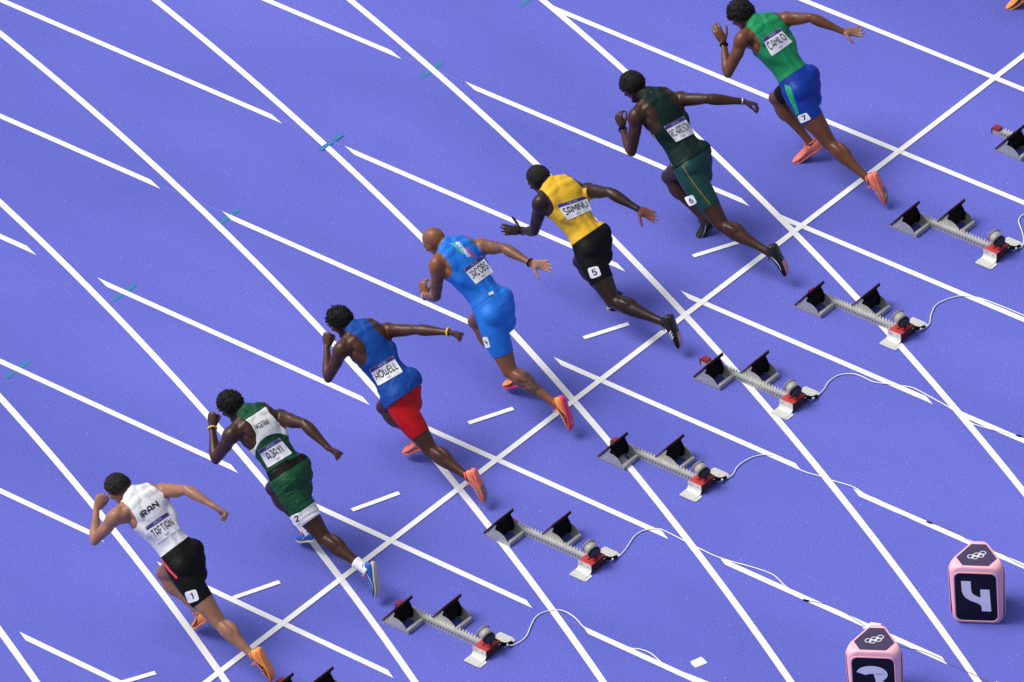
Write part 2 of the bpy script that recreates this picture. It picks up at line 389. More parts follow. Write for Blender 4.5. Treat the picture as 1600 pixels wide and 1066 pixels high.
CABLES = [
 ('white cable starting behind the runner in blue shoes, arching over a bend line', [(3.184, -1.543), (3.243, -1.56), (3.345, -1.561), (3.486, -1.498), (3.57, -1.471), (3.643, -1.483), (3.718, -1.542), (3.738, -1.617), (3.719, -1.723), (3.672, -1.84), (3.665, -1.948), (3.675, -2.121), (3.678, -2.268), (3.707, -2.335), (3.714, -2.437), (3.672, -2.573), (3.664, -2.639), (3.682, -2.833), (3.692, -3.003)], None),
 ('white cable starting behind the runner in red shorts, ending past marker 3', [(4.446, -1.502), (4.486, -1.505), (4.58, -1.49), (4.721, -1.448), (4.796, -1.447), (4.853, -1.474), (4.908, -1.538), (4.913, -1.626), (4.902, -1.786), (4.896, -1.912), (4.894, -2.125), (4.947, -2.414), (4.96, -2.553), (4.941, -2.633), (4.902, -2.737), (4.886, -2.821), (4.86, -2.943)], [(4.856, -2.958), (4.899, -3.09), (4.906, -3.233), (4.895, -3.348), (4.864, -3.502), (4.848, -3.65), (4.827, -3.843), (4.865, -4.001), (4.878, -4.136), (4.871, -4.23), (4.866, -4.379), (4.869, -4.551), (4.864, -4.659)]),
 ('white cable starting behind the runner in light blue, ending past marker 4', [(5.669, -1.563), (5.743, -1.565), (5.836, -1.533), (5.934, -1.534), (6.024, -1.565), (6.085, -1.626), (6.115, -1.737), (6.076, -1.943), (6.101, -2.117), (6.11, -2.213), (6.136, -2.386), (6.116, -2.521), (6.116, -2.659), (6.095, -2.778), (6.077, -2.929), (6.116, -3.107)], [(6.116, -3.119), (6.136, -3.27), (6.128, -3.394), (6.109, -3.528), (6.116, -3.7), (6.121, -3.814), (6.106, -3.913), (6.096, -4.032)]),
 ('white cable starting behind the runner in yellow, snaking along a lane line', [(6.848, -1.478), (6.976, -1.457), (7.065, -1.429), (7.171, -1.438), (7.242, -1.504), (7.261, -1.581), (7.258, -1.705), (7.294, -1.799), (7.336, -1.901), (7.366, -1.986), (7.363, -2.08), (7.347, -2.213), (7.333, -2.333), (7.31, -2.454), (7.269, -2.606), (7.272, -2.693), (7.303, -2.85), (7.339, -2.99)], [(7.343, -3.011), (7.354, -3.074), (7.347, -3.175)]),
 ('white cable starting behind the runner in dark green, merging with a lane line', [(7.984, -1.604), (8.08, -1.597), (8.186, -1.533), (8.297, -1.49), (8.386, -1.501), (8.46, -1.536), (8.51, -1.577), (8.565, -1.7), (8.576, -1.875), (8.58, -2.14)], None),
 ('white cable looping out at the right photo edge, behind the green-topped runner', [(9.237, -1.554), (9.283, -1.562), (9.364, -1.516), (9.444, -1.439), (9.524, -1.347), (9.584, -1.314), (9.653, -1.323), (9.739, -1.387)], None),
]
# ------------------------------------------------------------------ starting blocks
M_ALU = mat('aluminium', (.46, .46, .44), .40, metal=.25, var=.12, vscale=30, bump=.15, bscale=400)
M_ALU2 = mat('bright_steel_plate', (.64, .64, .61), .38, metal=.2, var=.08, vscale=25)
M_RED = mat('red_anodised', (.62, .075, .075), .32, metal=.25, var=.10, vscale=20)
M_RED2 = mat('dark_red_cap', (.26, .020, .025), .35, metal=.1, var=.1)
M_MAROON = mat('maroon_pad_face', (.065, .010, .016), .6, var=.25, vscale=60, bump=.5, bscale=300)
M_BLACK = mat('black_rubber', (.004, .004, .005), .85, spec=.15, var=.3, vscale=50)
M_SPK = mat('speaker_grey', (.36, .35, .32), .45, metal=.05, var=.06, vscale=40)
M_WHITE = mat('white_plastic', (.75, .75, .76), .45, var=.05)
M_DGREY = mat('dark_plastic', (.035, .035, .04), .5, var=.2)

def ypoly(pts, x0, x1):   # profile in (y,z) extruded along x
    return [(x0, y, z) for y, z in pts], (x1-x0, 0, 0)

def ypw(pts, x0, w): return ypoly(pts, x0, x0+w)
PED = {}
def pedal_meshes(side):
    """pedal in local coordinates: rear edge of its base plate at y=0, spans x 0..0.18 outward from the rail"""
    if side in PED: return PED[side]
    s = side; X = lambda x: s*x
    W0, W1 = .022, .198
    parts = []
    def mk(name, mb, m): o = mb.obj(name, m); me = o.data; bpy.data.objects.remove(o); parts.append((name, me))
    # side plates: triangle with concave rear edge
    prof = [(.262, .0), (.255, .014), (.20, .075), (.135, .150), (.120, .147), (.138, .10)]
    prof += [(.138-.118*math.sin(t)*1.0, .10-.075*(1-math.cos(t))) for t in np.linspace(.25, 1.45, 7)]
    prof += [(.0, .034), (.0, .0)]
    mb = MB()
    for x in (W1, W0+.004):
        mb = MB(); p, d = ypoly(prof, X(x), X(x)-s*.004); mb.prism(p, d); mk('side_plate', mb, M_ALU)
    # base plate with oval hole
    mb = MB(); cx, cy, rx, ry = (W0+W1)/2, .095, .058, .062; n = 24; V = []; F = []
    for zz in (.003, .009):
        for i in range(n):
            t = 2*math.pi*i/n+math.pi/4; c_, s_ = math.cos(t), math.sin(t)
            V.append((X(cx+rx*c_), cy+ry*s_, zz))
            k = 1/max(abs(c_), abs(s_)); V.append((X(cx+(W1-W0)/2*c_*k), .125+.122*s_*k, zz))
    for L0 in (0, 2*n):
        for i in range(n): j = (i+1) % n; F.append((L0+2*i, L0+2*i+1, L0+2*j+1, L0+2*j))
    for i in range(n): j = (i+1) % n; F.append((2*i, 2*j, 2*n+2*j, 2*n+2*i)); F.append((2*i+1, 2*j+1, 2*n+2*j+1, 2*n+2*i+1))
    mb.put(V, F); mk('base_plate', mb, M_ALU)
    mb = MB(); mb.box((X((W0+W1)/2), .004, .019), ((W1-W0)/2-.005, .004, .017)); mb.box((X((W0+W1)/2), .013, .0345), ((W1-W0)/2-.005, .012, .002))
    mk('rear_bar', mb, M_ALU)
    # pad: sloping board seen on edge, maroon running surface in front, black back
    a, b = np.array([.250, .022]), np.array([.098, .205]); d = unit(b-a); nrm = np.array([d[1], -d[0]])
    if nrm[0] < 0: nrm = -nrm
    mb = MB(); q = [a, b, b-nrm*.011, a-nrm*.011]
    p, dd = ypw([(y, z) for y, z in [a+nrm*.005, b+nrm*.005, b-nrm*.004, a-nrm*.004]], X(W0-.004), s*(W1-W0+.010)); mb.prism(p, dd)
    mk('pad_face', mb, M_MAROON)
    mb = MB()
    p, dd = ypw([(y, z) for y, z in [a+d*.006-nrm*.0042, b-d*.002-nrm*.0042, b-d*.004-nrm*.017, a+d*.03-nrm*.017]], X(W0), s*(W1-W0)); mb.prism(p, dd)
    mk('pad_back', mb, M_BLACK)
    # toothed adjusting quadrants
    for x in (W0+.010, W0+.150):
        mb = MB()
        pr = [(.205, .03), (.12, .172), (.107, .176)]
        n = 13
        for i in range(n):
            t = math.radians(52-i*9.5); r = .098; cy_, cz_ = .168, .075
            y, z = cy_-r*math.cos(t)*.86, cz_+r*math.sin(t)*.98
            pr.append((y, max(z, .012)))
            if i < n-1:
                t2 = t-math.radians(4.0); pr.append((cy_-(r-.009)*math.cos(t2)*.86, max(cz_+(r-.009)*math.sin(t2)*.98, .012)))
        p, dd = ypw(pr, X(x), s*.014); mb.prism(p, dd); mk('toothed_quadrant', mb, M_BLACK)
    mb = MB(); pr = [(.20, .034), (.118, .168)]+[(.168-.082*math.cos(math.radians(a_))*.86, .075+.082*math.sin(math.radians(a_))) for a_ in (50, 30, 10, -10, -30, -48)]
    p, dd = ypw(pr, X(W0+.024), s*.126); mb.prism(p, dd); mk('block_core', mb, M_BLACK)
    mb = MB()
    for y, z in ((.215, .032), (.19, .028), (.17, .052), (.205, .05)): mb.cyl((X(W1), y, z), (s, 0, 0), .0055, .004, .003, n=8)
    mk('bolt', mb, M_ALU2)
    PED[side] = parts; return parts

def rail_mesh(y0, y1):
    mb = MB()
    for x in (-.0225, .0225): mb.box((x, (y0+y1)/2, .022), (.0022, (y1-y0)/2, .021))
    mb.box((0, (y0+y1)/2, .0405), (.0245, (y1-y0)/2, .0016))
    return mb
def teeth_mesh(y0, y1):
    mb = MB(); n = int((y1-y0)/.0285)
    for x in (-.0225, .0225):
        for i in range(n):
            y = y0+.01+i*.0285
            mb.prism([(x-.0024, y-.0065, .0425), (x-.0024, y-.0085, .058), (x-.0024, y+.002, .062), (x-.0024, y+.006, .0425)], (.0048, 0, 0))
    return mb
def slot_mesh(y0, y1):
    mb = MB(); n = int((y1-y0)/.0285)
    for x in (-.0252, .0252):
        for i in range(n): mb.box((x, y0+.0155+i*.0285, .030), (.0004, .0035, .010))
    return mb

HEAD = []
def head_meshes():
    """electronics box, horn speaker and anchor flanges; origin at rear bottom edge of the box, centre"""
    if HEAD: return HEAD
    def mk(name, mb, m, smooth=False, parent=None): o = mb.obj(name, m, smooth=smooth); me = o.data; bpy.data.objects.remove(o); HEAD.append((name, me, parent))
    mb = MB()
    p, d = ypoly([(.0, .004), (.0, .074), (.118, .074), (.118, .004)], -.096, .068); mb.prism(p, d); mk('electronics_box', mb, M_RED)
    mb = MB(); p, d = ypoly([(-.002, .006), (-.002, .072), (-.0045, .072), (-.0045, .006)], -.094, .066); mb.prism(p, d); mk('rear_shade_face', mb, M_MAROON)  # maroon sheet over the red box back: its shade put into the colour
    for s in (-1, 1):
        mb = MB(); t = .0035
        prof = [(.0985, .077), (.0985, .030), (.110, .012), (.128, .006), (.205, .006)] if s < 0 else [(.0700, .060), (.0700, .020), (.080, .008), (.128, .006), (.205, .006)]
        V = []; F = []
        for yy, xo in ((-.004, 0), (.122, 0)):
            for (x, z) in prof: V += [(s*x, yy, z), (s*(x+t), yy, z+(.003 if z < .02 else 0))]
        k = len(prof)*2
        for i in range(len(prof)-1):
            a = 2*i; F += [(a, a+2, k+a+2, k+a), (a+1, k+a+1, k+a+3, a+3), (a, a+1, a+3, a+2), (k+a, k+a+2, k+a+3, k+a+1)]
        F += [(0, k, k+1, 1), (k-2, k-1, 2*k-1, 2*k-2)]
        mb.put(V, F)
        # rounded foot tab
        pts = [(.17, -.03), (.205-.012, -.03), (.205, -.018), (.205, .112), (.205-.012, .128), (.125, .128), (.115, .118), (.115, -.016), (.13, -.03)]
        mb.prism([(s*x, y, .0025) for x, y in pts], (0, 0, .004))
        mk('anchor_flange', mb, M_ALU2)
        mb = MB()
        for x, y in ((.15, .03), (.185, .09), (.14, .1)): mb.cyl((s*x, y, .0065), (0, 0, 1), .004, .003, .0025, n=8)
        xo = .102 if s < 0 else .0735
        mb.cyl((s*xo, .03, .055), (s, 0, 0), .004, .003, .003, n=8); mb.cyl((s*xo, .09, .055), (s, 0, 0), .004, .003, .003, n=8)
        mk('flange_bolt', mb, M_DGREY)
    ax = unit((.25, .93, .27)); c = np.array([-.018, .036, .140])
    mb = MB(); mb.cyl(c, ax, .047, .048, .055, 30, True); mb.torus(c+ax*.066, ax, .0555, .0035, 30, 6); mb.cyl(c+ax*.055, ax, .048, .057, .011, 30)
    mk('speaker_horn', mb, M_SPK, True)
    mb = MB(); mb.cyl(c-ax*.022, ax, .050, .050, .021, 30); mk('speaker_ring', mb, M_BLACK)
    mb = MB(); mb.cyl(c-ax*.030, ax, .036, .047, .007, 30); mk('speaker_back', mb, M_DGREY)
    mb = MB(); mb.box(c-ax*.008+V3(-.02, 0, -.058), (.005, .016, .022)); mb.box(c-ax*.008+V3(.022, 0, -.058), (.005, .016, .022)); mb.box((-.01, .045, .078), (.04, .03, .0035)); mk('speaker_bracket', mb, M_RED)
    mb = MB(); mb.tube([(-.05, .07, .078), (-.07, .05, .095), (-.05, .03, .1), (-.03, .03, .10)], .003); mk('lead', mb, M_BLACK, True); mb = MB(); mb.tube([(.03, .03, .09), (.05, .03, .085), (.06, .01, .06), (.09, -.006, .045)], .0045); mk('lead', mb, M_BLACK, True)
    mb = MB(); mb.limb([(.06, -.012, .045), (.09, -.02, .035), (.118, -.03, .022)], [.013, .013, .011], (0, 0, 1), n=10); mb.limb([(.118, -.03, .022), (.150, -.034, .018)], [.014, .012], (0, 0, 1), n=10); mk('plug', mb, M_BLACK, True)
    mb = MB(); mb.cyl((.100, -.035, .028), (.2, -1, .2), .009, .007, .012, 10); mk('plug_cap', mb, M_WHITE); mb = MB(); mb.limb([(.04, -.006, .055), (.062, -.012, .05)], [.004, .004], (0, 0, 1), n=6); mk('plug_pin', mb, M_WHITE)
    return HEAD

def starting_block(label, xc, ylp, yrp, ybox, yfront):
    e = empty('starting_block', (xc, 0, 0)); tag(e, label, 'starting block', 'starting blocks behind the start line')
    def child(name, me, loc=(0, 0, 0), par=e):
        o = bpy.data.objects.new(name, me); COL.objects.link(o); o.parent = par; o.location = loc
        if name.endswith('bolt'): o['kind'] = 'stuff'
        return o
    r = rail_mesh(ybox+.11, yfront).obj('rail', M_ALU, e)
    tag(teeth_mesh(ybox+.11, yfront-.05).obj('rail_teeth', M_ALU2, r), kind='stuff')
    tag(slot_mesh(ybox+.11, yfront-.05).obj('rail_slot', M_DGREY, r), kind='stuff')
    mb = MB(); p, d = ypoly([(yfront-.06, .0435), (yfront-.06, .064), (yfront-.005, .064), (yfront+.012, .052), (yfront+.012, .004), (yfront+.004, .004), (yfront+.002, .045)], -.027, .027); mb.prism(p, d); mb.obj('end_cap', M_RED2, e)
    mb = MB(); mb.box((0, yfront+.005, .024), (.021, .004, .018)); mb.obj('end_plate', M_ALU2, e)
    for s, y in ((-1, ylp), (1, yrp)):


        for name, me in pedal_meshes(s):
            o = child(name, me, (0, y, 0))
    for name, me, _ in head_meshes(): child(name, me, (0, ybox, 0))
    return e

BL = [
 ('starting block cut off by the lower photo edge, only two pad tops showing', 1.875, -.725, -.915, -1.38, -.46),
 ('starting block with dark red rail end, behind the runner in blue shoes', 3.07, -.838, -1.118, -1.494, -.575),
 ('starting block with no rail end showing, behind the runner in red shorts', 4.305, -.770, -1.136, -1.468, -.60),
 ('starting block lying across a bend line, behind the runner in light blue', 5.525, -.863, -1.223, -1.520, -.60),
 ('starting block whose bright red rail end sticks out, behind the yellow-topped runner', 6.712, -.818, -1.083, -1.442, -.50),
 ('starting block behind the runner in dark green, its cable curling to a line', 7.873, -.869, -1.235, -1.562, -.625),
 ('starting block behind the runner in green top and blue shorts', 9.118, -.820, -1.089, -1.517, -.62),
 ('starting block cut off by the right photo edge, in the empty lane', 10.388, -.861, -1.15, -1.52, -.45),
]
for b in BL: starting_block(*b)

# ------------------------------------------------------------------ cables
M_CABLE = mat('white_cable', (.80, .80, .80), .45, var=.05); M_CABLE2 = mat('thin_grey_cable', (.14, .13, .16), .6, var=.1)
def smoothp(P, n=6):
    P = [np.array(p, float) for p in P]; P = [P[0]]+P+[P[-1]]; out = []
    for i in range(1, len(P)-2):
        a, b, c, d = P[i-1:i+3]
        for k in range(n):
            t = k/n; out.append(.5*((2*b)+(-a+c)*t+(2*a-5*b+4*c-d)*t*t+(-a+3*b-3*c+d)*t**3))
    out.append(P[-2]); return out
for i, (lab, P, thin) in enumerate(CABLES):
    e = empty('cable', (P[0][0], P[0][1], 0)); tag(e, lab, 'cable', 'cables trailing from the starting blocks'); o0 = V3(P[0][0], P[0][1], 0)
    Q = [V3(x, y, .0085) for x, y in P]; Q[0][2] = .018
    mb = MB(); mb.tube(smoothp(Q), .0046, n=7); mb.obj('white_lead', M_CABLE, e, o0, smooth=True)
    if thin:
        Q = [V3(x, y, .008) for x, y in thin]
        mb = MB(); mb.tube(smoothp(Q), .0022, n=6); mb.obj('thin_lead', M_CABLE2, e, o0, smooth=True)
        d = unit(Q[1]-Q[0]); mb = MB(); mb.limb([Q[0]-d*.015, Q[0]+d*.02], [.007, .007], (0, 0, 1), n=8); mb.obj('connector', M_BLACK, e, o0, smooth=True)

# tape patch and white plate lying on the track
def patch(name, label, cat, pts, z0, h, m):
    c = np.mean(np.array(pts, float), axis=0); mb = MB(); mb.prism([(x, y, z0) for x, y in pts], (0, 0, h))
    o = mb.obj(name, m, None, V3(c[0], c[1], 0)); tag(o, label, cat); return o
patch('tape_patch', 'small square of white tape stuck on the purple track', 'tape', [(3.810, -2.721), (3.898, -2.748), (3.893, -2.775), (3.871, -2.831), (3.779, -2.798), (3.79, -2.75)], .001, .003, M_LINE)
patch('white_plate', 'white plate on the lane line, mostly hidden behind lane marker 3', 'plate', [(4.82, -3.51), (4.915, -3.515), (4.945, -3.59), (4.86, -3.60)], .012, .008, M_WHITE)

# ------------------------------------------------------------------ lane marker boxes
M_PINK = mat('pink_shell', (.88, .46, .54), .45, var=.04, vscale=12, bump=.05)
M_NAVY = mat('dark_navy_panel', (.006, .004, .020), .5, spec=.2, var=.1, vscale=10)
M_NAVY2 = mat('dark_purple_top_panel', (.045, .030, .085), .5, var=.1, vscale=10)
M_NUM = mat('pale_numeral', (.84, .84, .95), .5, var=.04)
FOUR = [(.0, 1.), (.33, 1.), (.33, .72)]+arc(.62, .72, .29, .30, 180, 262, 6)+[(.65, .45), (.65, .74), (.97, .74), (1.0, 0), (.68, 0), (.68, .14)]+[(.60, .24), (.42, .31), (.20, .38), (.07, .52), (.01, .68)]
FOUR = [(.0, 1.), (.33, 1.), (.335, .72), (.36, .61), (.42, .55), (.52, .50), (.65, .455), (.65, .735), (.97, .735), (1.0, 0), (.68, 0), (.67, .15), (.62, .22), (.50, .28), (.30, .34), (.14, .43), (.05, .54), (.01, .68)]
def lane_marker(num, cx, cy, label):
    A = math.atan2(-.528, -.849)                       # outward direction of the front face
    e = empty('lane_marker', (cx, cy, 0)); tag(e, label, 'lane marker', 'numbered lane marker boxes'); o0 = V3(cx, cy, 0)
    def hexa(Ls, s_, z, rnd=.030):
        inr = (Ls+2*s_)/(2*math.sqrt(3)); V = []
        for f in range(3):
            t = A+f*2*math.pi/3; n = np.array([math.cos(t), math.sin(t)]); d = np.array([-n[1], n[0]])
            V += [n*inr-d*Ls/2, n*inr+d*Ls/2]
        P = []
        m = len(V)
        for i in range(m):
            p, q, r_ = V[i-1], V[i], V[(i+1) % m]; u1, u2 = unit(p-q), unit(r_-q); rr = min(rnd, .48*np.linalg.norm(p-q), .48*np.linalg.norm(r_-q))
            for k in range(5):
                t = k/4; P.append((1-t)**2*(q+u1*rr)+2*t*(1-t)*q+t*t*(q+u2*rr))
        return [(cx+p[0], cy+p[1], z) for p in P]
    rings = [hexa(.27, .07, .0), hexa(.30, .070, .004), hexa(.31, .072, .02), hexa(.318, .073, .10), hexa(.335, .075, .44), hexa(.335, .075, .462), hexa(.325, .077, .484), hexa(.300, .085, .500), hexa(.255, .103, .512), hexa(.222, .113, .515)]
    inr = (.335+.15)/(2*math.sqrt(3))
    n = len(rings[0]); V = sum(rings, []); F = [(i*n+j, i*n+(j+1) % n, (i+1)*n+(j+1) % n, (i+1)*n+j) for i in range(len(rings)-1) for j in range(n)]
    F += [tuple(range(n))[::-1], tuple((len(rings)-1)*n+j for j in range(n))]
    add('shell', V, F, M_PINK, e, o0, smooth=True)
    # top panel
    mb = MB(); tp = [(x, y, .5153) for x, y, z in hexa(.188, .106, 0, .004)]; mb.prism(tp, (0, 0, .0025)); top = mb.obj('top_panel', M_NAVY2, e, o0)
    n0 = np.array([math.cos(A), math.sin(A)]); d0 = np.array([n0[1], -n0[0]])    # d0: image left -> right
    if np.dot(d0, CAM_R[:2, 0]) < 0: d0 = -d0
    # rings run along the long diagonal of the panel
    ang = math.radians(28); rx = d0*math.cos(ang)-n0*math.sin(ang); ry = -d0*math.sin(ang)-n0*math.cos(ang)
    def ft(u, v, l): p = rx*u+ry*v; return (cx+p[0]+.004, cy+p[1], .5182+l)
    V, F = strokes_mesh(ring_strokes(0, .010, .0215), ft, .0055); add('rings_emblem', V, F, M_NUM, top, o0, smooth=False)
    for f in range(3):
        t = A+f*2*math.pi/3; nn = np.array([math.cos(t), math.sin(t)]); dd = np.array([-nn[1], nn[0]])
        # side plane follows the slight outward flare of the shell
        z0, z1 = .026, .470; i0, i1 = .1330, .1412
        def fp(u, v, lift=0.):
            z = z0+(z1-z0)*v; q = nn*(i0+(i1-i0)*v+.0030+lift)+dd*u
            return (cx+q[0], cy+q[1], z)
        hw, r = .158, .048; out = []; H = z1-z0
        for (sx, sy, a0) in ((1, 1, 0), (-1, 1, 90), (-1, 0, 180), (1, 0, 270)):
            for k in range(6):
                th = math.radians(a0+18*k); u = sx*(hw-r)+r*math.cos(th); v = (sy*(H-2*r)+r+r*math.sin(th))/H; out.append((u, v))
        Vv = [fp(u, v) for u, v in out]+[fp(u, v, -.006) for u, v in out]; k = len(out)
        F = [tuple(range(k)), tuple(range(k, 2*k))[::-1]]+[(i, (i+1) % k, (i+1) % k+k, i+k) for i in range(k)]
        pn = add('number_panel', Vv, F, M_NAVY, e, o0, smooth=False)
        Vr = []; m = len(out)
        for th_ in np.linspace(0, 2*np.pi, 7)[:-1]:
            for (u, v) in out:
                cu, cv = u*(1+.0065/hw*math.cos(th_)), .5+(v-.5)*(1+.0065/(H/2)*math.cos(th_)); Vr.append(fp(cu, cv, .0035*math.sin(th_)))
        Fr = [(a_*m+b_, a_*m+(b_+1) % m, ((a_+1) % 6)*m+(b_+1) % m, ((a_+1) % 6)*m+b_) for a_ in range(6) for b_ in range(m)]
        add('rim', Vr, Fr, M_PINK, e, o0, smooth=True)
        w = .105; h0, h1 = .215, .83
        sg = 1 if np.dot(dd, CAM_R[:2, 0]) > 0 or f else -1
        if f: sg = 1
        if num == 4:
            Vn = [fp(sg*(-w+2*w*x), h0+(h1-h0)*y, .0016) for x, y in FOUR]; add('numeral', Vn, [tuple(range(len(Vn)))], M_NUM, pn, o0, smooth=False)
        else:
            th = .30; st = [arc(.50, .735, .36, .115, 170, -62, 12)+[(.42, .53)], [(.42, .53)]+arc(.50, .27, .37, .13, 62, -170, 12)]
            st = [arc(.45, .72, .36, .14, 178, -75, 14), arc(.45, .28, .38, .15, 75, -178, 14)]
            Vn = []; Fn = []
            for q_, s1 in enumerate(st):
                L, Rr = [], []
                pts = [np.array([x*2*w-w, (y)*(h1-h0)*H]) for x, y in s1]; L, Rr = ribbon(pts, .036); n_ = len(Vn)
                for a_, b_ in zip(L, Rr):
                    for c_ in (a_, b_): Vn.append(fp(sg*c_[0], h0+c_[1]/H, .0014+.0004*q_))
                Fn += [(n_+2*i_+1, n_+2*i_+3, n_+2*i_+2, n_+2*i_) for i_ in range(len(L)-1)]
            add('numeral', Vn, Fn, M_NUM, pn, o0, smooth=False)
    return e
lane_marker(4, 5.478, -4.072, 'pink lane marker box with a pale numeral 4 on its dark panel')
lane_marker(3, 4.271, -4.077, 'pink lane marker box with a pale numeral 3, cut off by the photo edge')
JOINTS = {
 7: {"C": [9.203, 0.49, 0.737], "NB": [9.226, 0.906, 1.148], "HC": [9.213, 1.062, 1.177], "LS": [9.043, 0.903, 1.129], "RS": [9.399, 0.801, 1.125], "LE": [8.872, 0.938, 0.87], "RE": [9.414, 0.532, 1.244], "LW": [9.043, 1.111, 0.993], "RW": [9.494, 0.287, 1.165], "LH": [9.07, 1.239, 1.14], "RH": [9.617, 0.132, 1.146], "LP": [9.117, 0.481, 0.725], "RP": [9.289, 0.499, 0.748], "LK": [9.102, 0.152, 0.4], "RK": [9.31, 0.843, 0.426], "LA": [9.088, -0.251, 0.208], "RA": [9.289, 0.494, 0.147], "LT": [9.112, -0.381, 0.06], "RT": [9.228, 0.56, 0.031]},
 1: {"C": [1.911, 0.413, 0.726], "NB": [1.909, 0.846, 1.127], "HC": [1.891, 0.994, 1.144], "LS": [1.699, 0.845, 1.082], "RS": [2.076, 0.75, 1.106], "LE": [1.624, 1.022, 0.824], "RE": [2.074, 0.478, 1.244], "LW": [1.823, 1.174, 0.918], "RW": [2.076, 0.209, 1.205], "LH": [1.891, 1.177, 0.991], "RH": [2.116, 0.093, 1.137], "LP": [1.831, 0.4, 0.717], "RP": [1.99, 0.424, 0.731], "LK": [1.817, 0.037, 0.39], "RK": [1.988, 0.723, 0.426], "LA": [1.81, -0.297, 0.226], "RA": [1.971, 0.371, 0.224], "LT": [1.839, -0.44, 0.072], "RT": [2.016, 0.474, 0.028]},
 2: {"C": [3.148, 0.467, 0.708], "NB": [3.176, 0.854, 1.097], "HC": [3.155, 1.014, 1.122], "LS": [2.974, 0.842, 1.051], "RS": [3.326, 0.724, 1.027], "LE": [2.924, 0.995, 0.775], "RE": [3.307, 0.432, 1.107], "LW": [3.094, 1.168, 0.893], "RW": [3.282, 0.183, 1.004], "LH": [3.146, 1.204, 0.981], "RH": [3.322, 0.102, 0.969], "LP": [3.068, 0.454, 0.699], "RP": [3.228, 0.478, 0.714], "LK": [3.053, 0.105, 0.369], "RK": [3.231, 0.74, 0.434], "LA": [3.046, -0.308, 0.252], "RA": [3.212, 0.398, 0.189], "LT": [3.025, -0.411, 0.082], "RT": [3.256, 0.549, 0.028]},
 3: {"C": [4.465, 0.528, 0.664], "NB": [4.475, 0.93, 1.05], "HC": [4.463, 1.083, 1.079], "LS": [4.286, 0.911, 1.01], "RS": [4.634, 0.807, 0.995], "LE": [4.223, 1.026, 0.721], "RE": [4.687, 0.528, 1.096], "LW": [4.409, 1.19, 0.828], "RW": [4.765, 0.271, 1.132], "LH": [4.461, 1.222, 0.911], "RH": [4.846, 0.154, 1.106], "LP": [4.384, 0.514, 0.654], "RP": [4.546, 0.538, 0.672], "LK": [4.369, 0.188, 0.324], "RK": [4.552, 0.802, 0.349], "LA": [4.361, -0.184, 0.231], "RA": [4.533, 0.444, 0.211], "LT": [4.378, -0.331, 0.06], "RT": [4.509, 0.585, 0.039]},
 4: {"C": [5.517, 0.489, 0.805], "NB": [5.525, 0.903, 1.2], "HC": [5.511, 1.041, 1.212], "LS": [5.354, 0.876, 1.17], "RS": [5.7, 0.77, 1.152], "LE": [5.339, 0.905, 0.858], "RE": [5.678, 0.495, 1.271], "LW": [5.436, 1.114, 0.715], "RW": [5.667, 0.226, 1.25], "LH": [5.467, 1.156, 0.786], "RH": [5.764, 0.082, 1.214], "LP": [5.433, 0.476, 0.793], "RP": [5.598, 0.499, 0.812], "LK": [5.373, 0.253, 0.419], "RK": [5.607, 0.778, 0.52], "LA": [5.423, -0.153, 0.246], "RA": [5.587, 0.364, 0.194], "LT": [5.429, -0.305, 0.06], "RT": [5.601, 0.517, 0.034]},
 5: {"C": [6.8, 0.612, 0.605], "NB": [6.82, 0.988, 0.975], "HC": [6.815, 1.121, 0.992], "LS": [6.652, 0.96, 0.948], "RS": [6.994, 0.819, 0.893], "LE": [6.633, 1.041, 0.646], "RE": [6.963, 0.547, 1.014], "LW": [6.727, 1.252, 0.506], "RW": [6.978, 0.285, 0.956], "LH": [6.673, 1.323, 0.517], "RH": [7.039, 0.146, 0.889], "LP": [6.717, 0.6, 0.593], "RP": [6.881, 0.621, 0.611], "LK": [6.636, 0.299, 0.302], "RK": [6.894, 0.83, 0.297], "LA": [6.684, -0.173, 0.254], "RA": [6.873, 0.521, 0.115], "LT": [6.694, -0.298, 0.097], "RT": [6.867, 0.535, 0.03]},
 6: {"C": [7.972, 0.58, 0.694], "NB": [8.014, 0.985, 1.114], "HC": [8.002, 1.157, 1.16], "LS": [7.821, 0.972, 1.075], "RS": [8.165, 0.864, 1.054], "LE": [7.729, 0.972, 0.776], "RE": [8.203, 0.586, 1.151], "LW": [7.885, 1.189, 0.825], "RW": [8.37, 0.367, 1.118], "LH": [7.922, 1.271, 0.94], "RH": [8.464, 0.216, 1.073], "LP": [7.888, 0.567, 0.682], "RP": [8.056, 0.589, 0.703], "LK": [7.817, 0.186, 0.36], "RK": [8.073, 0.915, 0.369], "LA": [7.843, -0.259, 0.262], "RA": [8.052, 0.552, 0.115], "LT": [7.871, -0.42, 0.09], "RT": [8.01, 0.567, 0.03]},
}
SHIFT9 = (2.629, -0.070, 0)
CAM_F = 14883.67
ORDER = [1, 2, 3, 4, 5, 6, 7, 9]
# ------------------------------------------------------------------ people
VD = CAM_R[:, 2]; RD = CAM_R[:, 0]; UD = CAM_R[:, 1]

